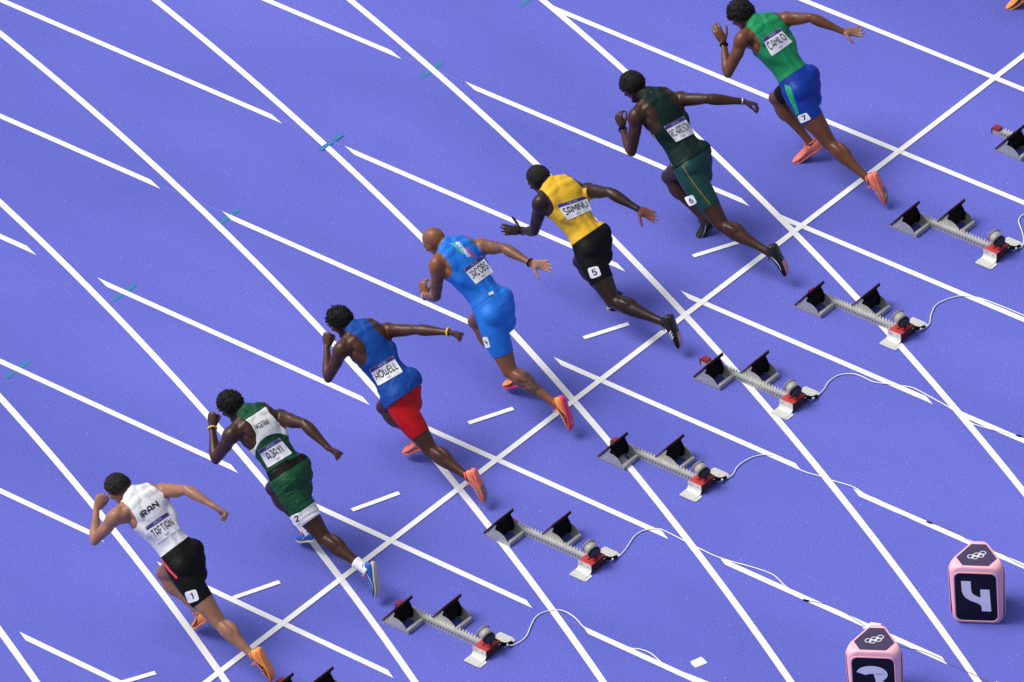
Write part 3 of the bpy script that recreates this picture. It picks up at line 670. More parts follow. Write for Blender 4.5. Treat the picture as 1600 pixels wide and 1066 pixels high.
def vnormals(V, T):
    fn = np.cross(V[T[:, 1]]-V[T[:, 0]], V[T[:, 2]]-V[T[:, 0]]); Nn = np.zeros_like(V)
    for k in range(3):
        for c in range(3): Nn[:, c] += np.bincount(T[:, k], fn[:, c], len(V))
    return Nn/np.maximum(np.linalg.norm(Nn, axis=1)[:, None], 1e-12)
def edges_of(T):
    E = np.vstack([T[:, [0, 1]], T[:, [1, 2]], T[:, [2, 0]]]); E.sort(axis=1)
    key = E[:, 0].astype(np.int64)*10000000+E[:, 1]; u, cnt = np.unique(key, return_counts=True)
    return np.stack([u//10000000, u % 10000000], 1), cnt
def smooth(V, E, it, w, lam=.5):
    V = V.copy(); n = len(V); deg = np.bincount(E.ravel(), minlength=n).astype(float)
    for i in range(it):
        S = np.zeros_like(V)
        for c in range(3): S[:, c] = np.bincount(E[:, 0], V[E[:, 1], c], n)+np.bincount(E[:, 1], V[E[:, 0], c], n)
        V += (S/deg[:, None]-V)*(lam*np.clip(w-i, 0, 1))[:, None]
    return V
def seg(V, a, b):
    d = b-a; L2 = d @ d; t = (V-a) @ d/L2; tc = np.clip(t, 0, 1)
    return t, np.linalg.norm(V-(a+tc[:, None]*d), axis=1)
def vnoise(P, f, seed=0):
    r = np.random.default_rng(seed); out = np.zeros(len(P)); a = 1.; tot = 0
    for o in range(4):
        for k in range(3):
            d = unit(r.normal(size=3)); ph = r.uniform(0, 6.28)
            out += a*np.sin((P @ d)*f*(2**o)*6.28*r.uniform(.7, 1.3)+ph+1.7*np.sin((P @ unit(r.normal(size=3)))*f*(2**o)*4+ph*2)); tot += a
        a *= .55
    return out/tot*2
def clip(A, T, g):
    """keep g>0. A: attribute matrix (first 3 columns position)."""
    ins = g > 0; k = ins[T].sum(1)
    out = [T[k == 3]]; newA = []; base = len(A); cache = None
    P = T[k == 1]; 
    def roll(Q, m):  # bring the odd vertex first
        idx = np.argmax(m, axis=1); return np.stack([Q[np.arange(len(Q)), (idx+j) % 3] for j in range(3)], 1)
    P = roll(P, ins[P]) if len(P) else P
    Q = T[k == 2]; Q = roll(Q, ~ins[Q]) if len(Q) else Q
    cut = [P[:, [0, 1]], P[:, [0, 2]], Q[:, [0, 1]], Q[:, [0, 2]]]
    C = np.vstack(cut) if len(P)+len(Q) else np.zeros((0, 2), int)
    Cs = np.sort(C, axis=1); key = Cs[:, 0].astype(np.int64)*10000000+Cs[:, 1]
    u, inv = np.unique(key, return_inverse=True); i, j = u//10000000, u % 10000000
    t = (g[i]/(g[i]-g[j]+1e-12))[:, None]; NA = A[i]*(1-t)+A[j]*t
    ids = base+inv; nP, nQ = len(P), len(Q)
    pa, pb = ids[:nP], ids[nP:2*nP]; qa, qb = ids[2*nP:2*nP+nQ], ids[2*nP+nQ:]
    if nP: out.append(np.stack([P[:, 0], pa, pb], 1))
    if nQ: out += [np.stack([qa, Q[:, 1], Q[:, 2]], 1), np.stack([qa, Q[:, 2], qb], 1)]
    T2 = np.vstack(out); A2 = np.vstack([A, NA])
    used, inv = np.unique(T2, return_inverse=True)
    return A2[used], inv.reshape(T2.shape)
def with_rim(V, Nn, T, depth):
    E = np.vstack([T[:, [0, 1]], T[:, [1, 2]], T[:, [2, 0]]])
    key = np.minimum(E[:, 0], E[:, 1]).astype(np.int64)*10000000+np.maximum(E[:, 0], E[:, 1])
    u, idx, cnt = np.unique(key, return_index=True, return_counts=True); B = E[idx[cnt == 1]]
    bv, inv = np.unique(B, return_inverse=True); inv = inv.reshape(B.shape)+len(V)
    V2 = np.vstack([V, V[bv]-Nn[bv]*depth])
    return V2, np.vstack([T, np.stack([B[:, 1], B[:, 0], inv[:, 0]], 1), np.stack([B[:, 1], inv[:, 0], inv[:, 1]], 1)])

def remesh(mb, vox):
    me = bpy.data.meshes.new('tmp'); me.from_pydata([tuple(v) for v in np.vstack(mb.V)], [], mb.F); me.update()
    o = bpy.data.objects.new('tmp', me); COL.objects.link(o)
    md = o.modifiers.new('r', 'REMESH'); md.mode = 'VOXEL'; md.voxel_size = vox; md.adaptivity = 0
    dg = bpy.context.evaluated_depsgraph_get(); m2 = bpy.data.meshes.new_from_object(o.evaluated_get(dg))
    V = np.empty(len(m2.vertices)*3, np.float32); m2.vertices.foreach_get('co', V); V = V.reshape(-1, 3).astype(float)
    m2.calc_loop_triangles(); T = np.empty(len(m2.loop_triangles)*3, np.int32); m2.loop_triangles.foreach_get('vertices', T); T = T.reshape(-1, 3)
    bpy.data.objects.remove(o); bpy.data.meshes.remove(me); bpy.data.meshes.remove(m2)
    return V, T.astype(np.int64)

def hand(mb, W, d, n, side, kind, sc=1.):
    d = unit(d); n = unit(n-d*np.dot(n, d)); t = np.cross(d, n)*(1 if side == 'R' else -1)
    pl = .092*sc
    mb.limb([W-d*.012, W+d*.02*sc, W+d*.055*sc, W+d*pl*.97], [(.024, .018), (.030, .0165), (.039, .0160), (.038, .0125)], t, n=16)
    mb.ell(W+d*.035*sc+t*.022*sc+n*.008, (.022, .030, .016), [t, d, n], 8)
    curl = {'open': (6, 10, 8), 'fist': (82, 98, 62), 'relaxed': (34, 46, 28), 'blade': (10, 16, 12), 'half': (55, 70, 40)}[kind]
    spread = {'open': 6.5, 'fist': 0, 'relaxed': 2.5, 'blade': 2.5, 'half': 2}[kind]
    for i, (off, ln, pb) in enumerate(((.029, .074, .0), (.0095, .083, .004), (-.0105, .077, .0), (-.029, .060, -.008))):
        p = W+d*(pl+pb-.006)*sc+t*off*sc; a = 0; sp = math.radians(spread*(1.5-i)); dirf = unit(d*math.cos(sp)+t*math.sin(sp)); pts = [p-dirf*.018]; r = [.0105]
        pts.append(p); r.append(.0105)
        for j, fr in enumerate((.46, .30, .24)):
            a += math.radians(curl[j]+(3*i if kind in ('relaxed', 'open') else 0)); dd = dirf*math.cos(a)+n*math.sin(a)
            p = p+dd*ln*fr*sc; pts.append(p); r.append((.0098, .0092, .0080)[j])
        mb.limb(pts, r, t, n=8)
    p = W+d*.028*sc+t*.026*sc+n*.004
    if kind == 'fist': ds = [t*.5+d*.8+n*.35, t*-.15+d*.65+n*.8, -t*.9+d*.25+n*.4]
    elif kind in ('relaxed', 'half'): ds = [t*.55+d*.8+n*.4, t*.2+d*.9+n*.45, -t*.1+d*.9+n*.5]
    elif kind == 'blade': ds = [t*.75+d*.7+n*.2, t*.45+d*.9+n*.15, t*.35+d*.95+n*.1]
    else: ds = [t*.95+d*.5+n*.25, t*.8+d*.65+n*.15, t*.7+d*.75+n*.1]
    pts = [p]; r = [.014]
    for q, l, rr in zip(ds, (.040, .032, .026), (.0125, .0110, .0090)): p = p+unit(q)*l*sc; pts.append(p); r.append(rr)
    mb.limb(pts, r, d, n=8)

def build_body(J, sp):
    bulk = sp.get('bulk', 1.); mb = MB()
    C, NB, HC = J['C'], J['NB'], J['HC']; LS, RS, LP, RP = J['LS'], J['RS'], J['LP'], J['RP']
    a = unit(NB-C); Lt = np.linalg.norm(NB-C); lh = unit(RP-LP); ls = unit(RS-LS)
    def lat(s): l = lh*(1-np.clip(s, 0, 1))+ls*np.clip(s, 0, 1); l = l-a*(l @ a); return unit(l)
    def dor(s): return np.cross(lat(s), a)
    def at(s, x=0, y=0): return C+a*Lt*s+lat(s)*x+dor(s)*y
    S = [(-.20, .100, .085, .0), (-.10, .148, .108, .008), (.0, .160, .118, .012), (.12, .152, .108, .008), (.26, .130, .093, .0), (.40, .134, .094, .0), (.55, .152, .104, .0), (.68, .168, .112, .002),
         (.80, .172, .108, .004), (.90, .145, .092, .002), (.98, .095, .072, -.002), (1.05, .062, .060, -.008)]
    pts = [at(s, 0, o) for s, _, _, o in S]; mb.limb(pts, [(w*bulk, d) for _, w, d, _ in S], lat(.5), n=26)
    # twist the upper body: extra chest and pelvis masses in their own frames
    mb.ell(at(.72, 0, 0), (.175*bulk, .108, .125), [lat(1), dor(1), a], 14)
    mb.ell(at(.02, 0, .0), (.165*bulk, .112, .10), [lat(0), dor(0), a], 14)
    for q, (Sh, sg) in enumerate(((LS, -1), (RS, 1))):
        acr = Sh*.9+at(.98)*.1
        mb.limb([HC*.35+NB*.65+a*.0, at(.99, sg*.055, .022), at(.97, sg*.105, .018), acr+a*.012], [.050, .055, .050, .046], dor(1), n=12)          # trapezius
        mb.limb([at(.93, sg*.03, .05), at(.90, sg*.10, .055), acr-a*.02+dor(1)*.01], [.045, .050, .048], a, n=12)
        mb.ell(at(.80, sg*.096, .076), (.060, .032, .075), [lat(1), dor(1), a], 10)        # scapula
        mb.limb([at(.74, sg*.130, .030), at(.55, sg*.110, .048), at(.34, sg*.055, .055)], [.050, .046, .030], dor(.6), n=12)    # latissimus
        mb.limb([at(.10, sg*.034, .088), at(.30, sg*.030, .072), at(.55, sg*.030, .078), at(.78, sg*.026, .074)], [.030, .027, .026, .022], lat(.5), n=10)   # erector
        mb.limb([at(.86, sg*.02, -.07), at(.82, sg*.09, -.085), Sh-a*.02-dor(1)*.02], [(.03, .05), (.035, .06), .05], a, n=12)   # pectoral
        mb.limb([acr, Sh+(J['LE' if sg < 0 else 'RE']-Sh)*.12], [.060, .062], dor(1), n=12)
    for A_, B_, Cc, sg in ((LS, J['LE'], J['LW'], -1), (RS, J['RE'], J['RW'], 1)):
        u = unit(B_-A_); f = unit(Cc-B_); Lu = np.linalg.norm(B_-A_); Lf = np.linalg.norm(Cc-B_)
        pl = np.cross(u, f); pl = unit(pl) if np.linalg.norm(pl) > .15 else unit(np.cross(u, dor(1)))
        fr = unit(np.cross(pl, u))          # towards the inner side of the bend
        if fr @ f < 0: fr = -fr
        P = lambda t, k=0.: A_+u*Lu*t+fr*k
        mb.ell(A_+u*.028+lat(1)*sg*.008, (.064*bulk, .066*bulk, .085), [pl, fr, u], 12)
        mb.limb([P(0), P(.2), P(.45), P(.7), P(.9), P(1)], [r*bulk for r in (.054, .052, .050, .046, .039, .037)], pl, n=14)
        mb.ell(P(.52, .026), (.035*bulk, .031*bulk, .080), [pl, fr, u], 10)                # biceps
        mb.ell(P(.42, -.027), (.041*bulk, .033*bulk, .085), [pl, fr, u], 10)               # triceps
        mb.ell(B_-fr*.006-u*0, (.034, .034, .036), [pl, fr, u], 8)
        G = lambda t, k=0.: B_+f*Lf*t+fr*k
        mb.limb([G(0), G(.12), G(.28), G(.5), G(.72), G(.9), G(1)], [(x*bulk, y*bulk) for x, y in ((.037, .036), (.044, .042), (.045, .042), (.038, .034), (.030, .026), (.027, .021), (.026, .019))], pl, n=14)
        mb.ell(G(.25)+pl*.016, (.026, .028, .07), [pl, np.cross(f, pl), f], 8)
    hand(mb, J['LW'], J['LH']-J['LW'], np.array(sp['lpalm']), 'L', sp['lhand'])
    hand(mb, J['RW'], J['RH']-J['RW'], np.array(sp['rpalm']), 'R', sp['rhand'])
    for Hh, K, A_, T_, sg in ((LP, J['LK'], J['LA'], J['LT'], -1), (RP, J['RK'], J['RA'], J['RT'], 1)):
        u = unit(K-Hh); Lth = np.linalg.norm(K-Hh); f = unit(A_-K); Ls = np.linalg.norm(A_-K); l = unit(lat(0)-u*(lat(0) @ u)); bk = np.cross(u, l)
        if bk @ dor(0) < 0 and sg < 0: bk = -bk
        if sg > 0: bk = unit(-np.cross(l, u)) if (-np.cross(l, u)) @ (-u-a) > 0 else unit(np.cross(l, u))
        P = lambda t, x=0., k=0.: Hh+u*Lth*t+l*x*sg+bk*k
        mb.limb([P(-.05), P(.1), P(.25), P(.42), P(.6), P(.78), P(.92), P(1)], [(x*bulk, y*bulk) for x, y in (((.088, .095), (.096, .100), (.099, .100), (.095, .095), (.085, .085), (.071, .072), (.061, .062), (.058, .058)) if sg < 0 else ((.072, .072), (.080, .080), (.088, .088), (.090, .090), (.084, .084), (.071, .072), (.061, .062), (.058, .058)))], l, n=18)
        mb.ell(P(.50, .01, .035), (.060*bulk, .045, .13), [l, bk, u], 12)      # hamstrings
        mb.ell(P(.45, .015, -.040), (.066*bulk, .050, .16), [l, bk, u], 12)    # quadriceps
        mb.ell(P(.78, -.026, -.022), (.034, .034, .06), [l, bk, u], 8)         # inner vastus
        mb.ell(P(.74, .034, -.015), (.032, .034, .07), [l, bk, u], 8)
        mb.ell(Hh+dor(0)*.046+a*(-.012 if sg < 0 else .018)+lat(0)*sg*.004, (.086*bulk, .086, .098 if sg < 0 else .085), [lat(0), dor(0), a], 12)     # gluteus
        l2 = unit(l-f*(l @ f)); b2 = np.cross(f, l2)
        ref = -unit(u+0*f)*0+(bk)
        if b2 @ (bk+u*.4) < 0: b2 = -b2
        G = lambda t, x=0., k=0.: K+f*Ls*t+l2*x*sg+b2*k
        mb.ell(K-bk*.016, (.046, .044, .052), [l, bk, u], 10)
        mb.limb([G(0), G(.1), G(.25), G(.42), G(.6), G(.78), G(.92), G(1)], [(x*bulk, y*bulk) for x, y in ((.055, .055), (.054, .054), (.059, .060), (.055, .055), (.042, .042), (.033, .034), (.030, .033), (.031, .035))], l2, n=16)
        mb.ell(G(.27, -.022, .032), (.034, .040, .085), [l2, b2, f], 10)
        mb.ell(G(.24, .024, .030), (.030, .036, .076), [l2, b2, f], 10)
        fd, fn = foot_frame(J, sg)
        heel = A_-fn*.045-fd*.045
        mb.limb([A_, A_-fn*.02], [.033, .034], l2, n=10); mb.limb([heel+fn*.02, A_-fn*.02+fd*.02, A_-fn*.035+fd*.09, A_-fn*.052+fd*.16], [(.024, .024), (.032, .030), (.036, .024), (.034, .014)], np.cross(fd, fn), n=12)
    # neck and head
    hf = unit(sp.get('face', (0., .64, -.77))); nk = unit(HC-NB); hc = unit(nk+np.array([0, .15, .35])); hc = unit(hc-hf*(hc @ hf)); hl = np.cross(hf, hc)
    mb.limb([NB-a*.03, NB+(HC-NB)*.45, HC-hc*.03-hf*.02], [.060, .056, .056], lat(1), n=14)
    X = lambda x, y, z: HC+hl*x+hf*y+hc*z
    mb.ell(X(0, -.014, .012), (.078, .098, .092), [hl, hf, hc], 16)
    mb.ell(X(0, .028, -.030), (.064, .066, .080), [hl, hf, hc], 14)
    mb.ell(X(0, .040, -.085), (.040, .045, .030), [hl, hf, hc], 10)
    mb.limb([X(-.055, .0, -.055), X(-.035, .06, -.088), X(.0, .078, -.098), X(.035, .06, -.088), X(.055, .0, -.055)], [.020, .020, .021, .020, .020], hc, n=10)
    mb.limb([X(0, .086, .018), X(0, .106, -.018), X(0, .110, -.030)], [(.009, .008), (.012, .011), (.017, .010)], hl, n=8)
    mb.limb([X(-.045, .074, .022), X(0, .090, .026), X(.045, .074, .022)], [.012, .013, .012], hc, n=8)
    mb.limb([X(-.022, .088, -.056), X(0, .096, -.056), X(.022, .088, -.056)], [.007, .010, .007], hc, n=8)
    for e in (-1, 1):
        mb.ell(X(.048*e, .066, -.012), (.020, .016, .016), [hl, hf, hc], 8)
        mb.ell(X(.077*e, -.004, -.010), (.010, .019, .031), [unit(hl*e+hf*-.35), unit(hf+hl*.35*e), hc], 10)
    V, T = remesh(mb, .0056)
    return mb, V, T, dict(a=a, Lt=Lt, lat=lat, dor=dor, at=at, hf=hf, hc=hc, hl=hl, X=X)

def foot_frame(J, sg):
    A_, T_ = (J['LA'], J['LT']) if sg < 0 else (J['RA'], J['RT'])
    K = J['LK'] if sg < 0 else J['RK']
    d = T_-A_
    if sg > 0:
                hint = np.array([-.15, .35, 1.])
    else: hint = np.array([-.36, .93, .12])
    d = unit(d); hint = unit(hint-d*(hint @ d)); ang = math.radians(19)
    fd = unit(d*math.cos(ang)+hint*math.sin(ang)); fn = unit(hint*math.cos(ang)-d*math.sin(ang))
    return fd, fn

def shoe(J, sg, sp, parent, org):
    fd, fn = foot_frame(J, sg); A_ = J['LA'] if sg < 0 else J['RA']; lt = np.cross(fd, fn)
    L = .275; H = A_-fn*.068-fd*.062                     # heel point on the sole
    inn = np.cross(fd, fn)*(1 if sg < 0 else -1)         # towards the inner side of the foot (approx.)
    S = [(.0, .020, .055, .022, 0), (.03, .030, .074, .010, 0), (.12, .036, .086, .006, 0), (.24, .038, .088, .006, 0), (.36, .039, .078, .008, .001), (.5, .043, .062, .006, .003), (.66, .048, .050, .003, .004), (.80, .046, .042, .004, .003), (.92, .036, .034, .008, .0), (.985, .018, .024, .013, -.002)]
    n = 20; V = []; F = []
    def sec(t):
        ts = [s[0] for s in S]; w, top, bot, off = [np.interp(t, ts, [s[k] for s in S]) for k in (1, 2, 3, 4)]
        return w, top, bot, off
    def surf(t, ang, lift=0.):
        w, top, bot, off = sec(t); c, s_ = math.cos(ang), math.sin(ang); h = (top-bot)/2; cz = (top+bot)/2
        x = (w+lift)*np.sign(c)*abs(c)**.75*(1 if s_ < 0 else (1-.28*max(s_, 0)**1.5)); z = cz+(h+lift)*np.sign(s_)*abs(s_)**(.8 if s_ < 0 else 1.)
        return H+fd*L*t+lt*(x+off)+fn*z
    ts = [0, .015, .03, .07, .12, .18, .24, .3, .36, .43, .5, .58, .66, .73, .80, .86, .92, .96, .985]
    for t in ts: V += [surf(t, 2*math.pi*j/n) for j in range(n)]
    for i in range(len(ts)-1):
        for j in range(n): F.append((i*n+j, i*n+(j+1) % n, (i+1)*n+(j+1) % n, (i+1)*n+j))
    F.append(tuple(range(n))[::-1]); F.append(tuple((len(ts)-1)*n+j for j in range(n)))
    up = add('shoe', V, F, sp['upper'], parent, org, True)
    tag(up, sp.get('shoelabel'))
    # sole plate following the outline
    V = []; F = []; m = 24; tt = np.linspace(0, 1, m)
    for t in tt:
        ts_ = t*.985+.0; w, top, bot, off = sec(ts_); w = (w+.0035)*(1 if t < .9 else 1.0)
        th = .013 if t < .45 else .013-.005*min((t-.45)/.3, 1); zb = bot-.009-.003*math.sin(t*3.1); toe = .010*max(0, (t-.8)/.2)**2
        for x, z in ((-w, zb+th+toe), (-w*.94, zb+toe), (0, zb-.002+toe), (w*.94, zb+toe), (w, zb+th+toe), (0, zb+th+.002+toe)): V.append(H+fd*L*ts_+lt*(x+off)+fn*z)
    for i in range(m-1):
        for j in range(6): F.append((i*6+j, i*6+(j+1) % 6, (i+1)*6+(j+1) % 6, (i+1)*6+j))
    F.append(tuple(range(6))[::-1]); F.append(tuple((m-1)*6+j for j in range(6)))
    add('sole', V, F, sp['sole'], up, org, True)
    # forefoot spike plate and pins
    V = []; F = []
    for i, t in enumerate(np.linspace(.52, .97, 9)):
        w, top, bot, off = sec(t); toe = .010*max(0, (t-.8)/.2)**2
        for x in (-.84*w, 0, .84*w): V.append(H+fd*L*t+lt*(x+off)+fn*(bot-.0135-.003*math.sin(t*3.1)+toe))
    for i in range(8):
        for j in range(2): F.append((i*3+j, i*3+j+1, i*3+j+4, i*3+j+3))
    add('spike_plate', V, F, sp['plate'], up, org, True)
    mb = MB()
    for t, x in ((.62, -.7), (.62, .7), (.74, -.75), (.74, .75), (.85, -.6), (.85, .6), (.68, 0)):
        w, top, bot, off = sec(t); p = H+fd*L*t+lt*(x*w+off)+fn*(bot-.013); mb.cyl(p, -fn, .0028, .0008, .008, 6)
    tag(mb.obj('spike', M_ALU2, up, org), kind='stuff')
    # collar and laces
    mb = MB(); P = []
    for k in range(17):
        q = 2*math.pi*k/16; t = .175+.125*math.cos(q); P.append(H+fd*L*t+lt*.0275*math.sin(q)+fn*(.0845+.003*abs(math.cos(q))-(.012 if math.cos(q) > .5 else 0)))
    mb.tube(P, .0045, n=7); mb.obj('collar', sp['collar'], up, org, True)
    mb = MB()
    for k, t in enumerate(np.linspace(.36, .66, 6)):
        q = [surf(t+(.03 if k % 2 else -.01), math.pi/2-g_, .0025) for g_ in (-.75, -.35, 0, .35, .75)]; mb.tube(q, .0026, n=5)
    p0 = surf(.36, math.pi/2, .004)
    for sgn in (-1, 1): mb.tube(smoothp([p0, p0+fn*.022+lt*.018*sgn+fd*.004, p0+fn*.010+lt*.040*sgn-fd*.006, p0-fn*.004+lt*.034*sgn+fd*.010, p0+fn*.002+lt*.006*sgn], 4), .0026, n=5)
    tag(mb.obj('lace', sp['lace'], up, org, True), kind='stuff')
    # side emblem
    em = sp.get('emblem')
    if em:
        for sd in (0, 1):
            V = []; F = []
            A0 = lambda ang: ang if sd == 0 else math.pi-ang
            if em == 'swoosh':
                prof = [(.88, .10, .0), (.80, -.10, .10), (.70, -.26, .30), (.60, -.30, .42), (.52, -.22, .38), (.42, -.02, .24), (.32, .20, .12), (.22, .42, .05), (.14, .58, .0)]
                for t, c_, w_ in prof:
                    for k in (-1, 1): V.append(surf(t, A0(c_+k*w_*.8), .0022))
                for i in range(len(prof)-1): F.append((2*i, 2*i+1, 2*i+3, 2*i+2))
            elif em == 'bars':
                for b_ in range(3):
                    t0 = .40+.08*b_; n_ = len(V)
                    for k in range(5):
                        an = -.35+1.2*k/4
                        for w_ in (0, .042): V.append(surf(t0+w_+.03*k, A0(an), .0022))
                    for k in range(4): F.append((n_+2*k, n_+2*k+1, n_+2*k+3, n_+2*k+2))
            elif em == 'line':
                prof = [(.75, -.25, .06), (.6, -.3, .09), (.45, -.1, .09), (.3, .25, .06)]
                for t, c_, w_ in prof:
                    for k in (-1, 1): V.append(surf(t, A0(c_+k*w_), .0022))
                for i in range(len(prof)-1): F.append((2*i, 2*i+1, 2*i+3, 2*i+2))
            add('side_emblem', V, F, sp['emcol'], up, org, False)
    return up

def person(k, sp):
    J = {n: np.array(p, float) for n, p in JOINTS[sp.get('pose', k)].items()}
    if 'shift' in sp:
        for n in J: J[n] = J[n]+np.array(sp['shift'])
    org = V3(J['C'][0], J['C'][1], 0)
    mb, V, T, fr = build_body(J, sp)
    a, Lt, lat, dor, X = fr['a'], fr['Lt'], fr['lat'], fr['dor'], fr['X']
    C, NB, HC = J['C'], J['NB'], J['HC']
    E, _ = edges_of(T)
    dh = np.minimum(np.linalg.norm(V-J['LW'], axis=1), np.linalg.norm(V-J['RW'], axis=1))
    fing = np.zeros(len(V), bool)
    for w, h in (('LW', 'LH'), ('RW', 'RH')):
        t_, d_ = seg(V, J[w], J[w]+unit(J[h]-J[w])*.2); fing |= (d_ < .11) & (t_ > .02)
    face = np.linalg.norm(V-HC, axis=1) < .135
    w_ = np.where(fing, 1.6, np.where(face, 4., np.where(np.abs(np.linalg.norm(V-NB, axis=1)) < .3, 5., 6.)))
    V = smooth(V, E, 9, w_)
    Nn = vnormals(V, T)
    # ---- coordinates on the body
    s = (V-C) @ a/Lt; sc = np.clip(s, 0, 1)
    l0, l1 = lat(0), lat(1); LM = l0*(1-sc)[:, None]+l1*sc[:, None]; LM = LM-a*(LM @ a)[:, None]; LM /= np.linalg.norm(LM, axis=1)[:, None]
    DM = np.cross(LM, a); ax = C+a*Lt*s[:, None]; x = ((V-ax)*LM).sum(1); y = ((V-ax)*DM).sum(1)
    bones = dict(lu=('LS', 'LE'), lf=('LE', 'LW'), lhd=('LW', 'LH'), ru=('RS', 'RE'), rf=('RE', 'RW'), rh=('RW', 'RH'), lt=('LP', 'LK'), lk=('LK', 'LA'), lft=('LA', 'LT'), rt=('RP', 'RK'), rk=('RK', 'RA'), rft=('RA', 'RT'))
    rad = dict(lu=.052, lf=.04, lhd=.04, ru=.052, rf=.04, rh=.04, lt=.09, lk=.05, lft=.04, rt=.09, rk=.05, rft=.04)
    D = {}; TT = {}
    for b, (p, q) in bones.items(): TT[b], D[b] = seg(V, J[p], J[q])
    _, dt = seg(V, C, C+a*Lt*.92); D['to'] = dt; rad['to'] = .135
    _, dhd = seg(V, NB+(HC-NB)*.4, HC); D['hd'] = dhd; rad['hd'] = .085
    names = list(D); W_ = np.argmin(np.stack([D[b]/rad[b] for b in names]), axis=0); lab = np.array(names)[W_]
    arm = np.isin(lab, ['lf', 'lhd', 'rf', 'rh']) | ((lab == 'lu') & (TT['lu'] > .28)) | ((lab == 'ru') & (TT['ru'] > .28))
    leg_low = np.isin(lab, ['lk', 'rk', 'lft', 'rft'])
    palm = np.zeros(len(V))
    for hn, w, h, pn in (('lhd', 'LW', 'LH', 'lpalm'), ('rh', 'RW', 'RH', 'rpalm')):
        n_ = unit(np.array(sp[pn])); m_ = (np.linalg.norm(V-J[w], axis=1) < .22) & (TT[hn] > .05) & np.isin(lab, [hn, 'lf', 'rf'])
        palm[m_] = np.clip((Nn[m_] @ n_)*1.6+.1, 0, 1)
    tat = np.zeros(len(V))
    if sp.get('tattoo'):
        tat = np.where((TT['lk'] > .10) & (TT['lk'] < .62) & (lab == 'lk'), 1., 0)+np.where((lab == 'lu') & (TT['lu'] > .3), .8, 0)+np.where((lab == 'lf') & (TT['lf'] < .7), .9, 0)+np.where((lab == 'ru') & (TT['ru'] > .35), .65, 0)+np.where((lab == 'rf') & (TT['rf'] < .8), .5, 0)
        E2 = smooth(np.stack([tat]*3, 1), E, 6, np.full(len(V), 6.)); tat = E2[:, 0]
    body = add('person', V, T, sp['skin'], None, org, True, dict(palm=palm, tattoo=tat))
    tag(body, sp['label'], 'person', 'sprinters leaving their blocks')
    # ---- garments: shells grown from the body, cut along seams
    q = np.stack([(V-C) @ RD, (V-C) @ UD], 1)      # garment print plane facing the stand
    neckd = seg(V, NB+unit(HC-NB)*.01, HC)[1]
    facing = Nn @ VD
    W = sp['hem_waist']
    def shell(name, m, g, off, rim, parent, base=None, extra=(), label=None, recol=None):
        Vb = V if base is None else base
        offv = off if not np.isscalar(off) else np.full(len(V), off)
        A = np.column_stack([Vb+Nn*offv[:, None], Nn, g]+[e for e in extra])
        A2, T2 = clip(A, T, g)
        ex = A2[:, 7:]
        return A2, T2
    def emit(name, m, A2, T2, rim, parent, label=None):
        V2, F2 = with_rim(A2[:, :3], A2[:, 3:6], T2, rim); o = add(name, V2, F2, m, parent, org, True); tag(o, label); return o
    Vs = smooth(V, E, 45, np.full(len(V), 45.))
    push = ((Vs-V)*Nn).sum(1); Vs = np.where((push < -.002)[:, None], V-Nn*.002*0, Vs)
    Vs = smooth(Vs, E, 6, np.full(len(V), 6.))
    loose = sp.get('loose', 0.)
    wr = vnoise(V @ np.stack([lat(.5), dor(.5), a*1.9], 1), 3.2, k)          # folds
    wr2 = vnoise(V, 7., k+5); wr = .5*wr+.9*((1-np.minimum(np.abs(wr)*2.4, 1))**2-.3)
    # singlet
    hem = sp['top_hem']; tilt = sp.get('hem_tilt', 0.)
    st = sp['top_style']
    bk = np.clip((y+.02)/.05, 0, 1)
    if st == 'wide': wx = np.interp(s, [.0, .55, .62, .72, .85, 1.0, 1.1], [.3, .3, .20, .142, .130, .118, .11])
    else: wx = np.interp(s, [.0, .47, .54, .62, .72, .86, .98, 1.1], [.3, .3, .175, .115, .082, .070, .082, .09])
    wx = wx+sp.get('wide_add', 0.)
    xoff = x-sp.get('x_shift', 0.)*np.clip(s, 0, 1)
    g = np.minimum.reduce([(s-hem-tilt*x)*Lt, np.where(xoff > 0, wx-xoff, wx+xoff), neckd-sp.get('neck', .057), (1.16-s)*Lt, np.linalg.norm(V-HC, axis=1)-.118])
    g = np.where(arm | leg_low, -np.abs(g)-.004, g)
    thl = (np.isin(lab, ['lt', 'rt']) & (s < -.16)) | ((lab == 'rt') & (TT['rt'] > .22)); g = np.where(thl, -np.abs(g)-.002, g)
    lf = np.clip((.75-s)/.6, 0, 1)
    off = .0042+loose*lf+np.clip(wr*(.0007+.30*loose*lf), -.004, .02)+wr2*.0006
    base = V+(Vs-V)*(np.clip(loose*60*lf, .25, 1))[:, None]
    TB = shell('singlet', None, g, off, .004, body, base=base, extra=[x, s, y, q[:, 0], q[:, 1], facing, V[:, 0], V[:, 1], V[:, 2]])
    # shorts
    wst = sp['hem_waist']; tl, tr = sp['leg_hem'], sp.get('leg_hem_r', sp['leg_hem'])
    tleg = np.where(D['lt'] < D['rt'], tl-TT['lt'], tr-TT['rt'])*.46
    g2 = np.minimum((wst+.0-s-tilt*x)*Lt, tleg); g2 = np.where(leg_low | arm, -np.abs(g2)-.004, g2)
    wr3 = vnoise(V @ np.stack([lat(0)*.6, dor(0)*.6, a*3.4], 1), 3.0, k+11); wr3 = (1-np.minimum(np.abs(wr3)*2.2, 1))**2*1.6-.3
    ls_ = sp.get('shorts_loose', 0.)
    off2 = .0026+ls_+np.clip(wr3, -.6, 1.3)*(.0007+ls_*.4)+wr2*.0003
    base2 = V+(Vs-V)*.22
    SB = shell('shorts', None, g2, off2, .004, body, base=base2, extra=[x, s, y, q[:, 0], q[:, 1], facing, TT['lt'], TT['rt'], np.where(D['lt'] < D['rt'], 0., 1.)])
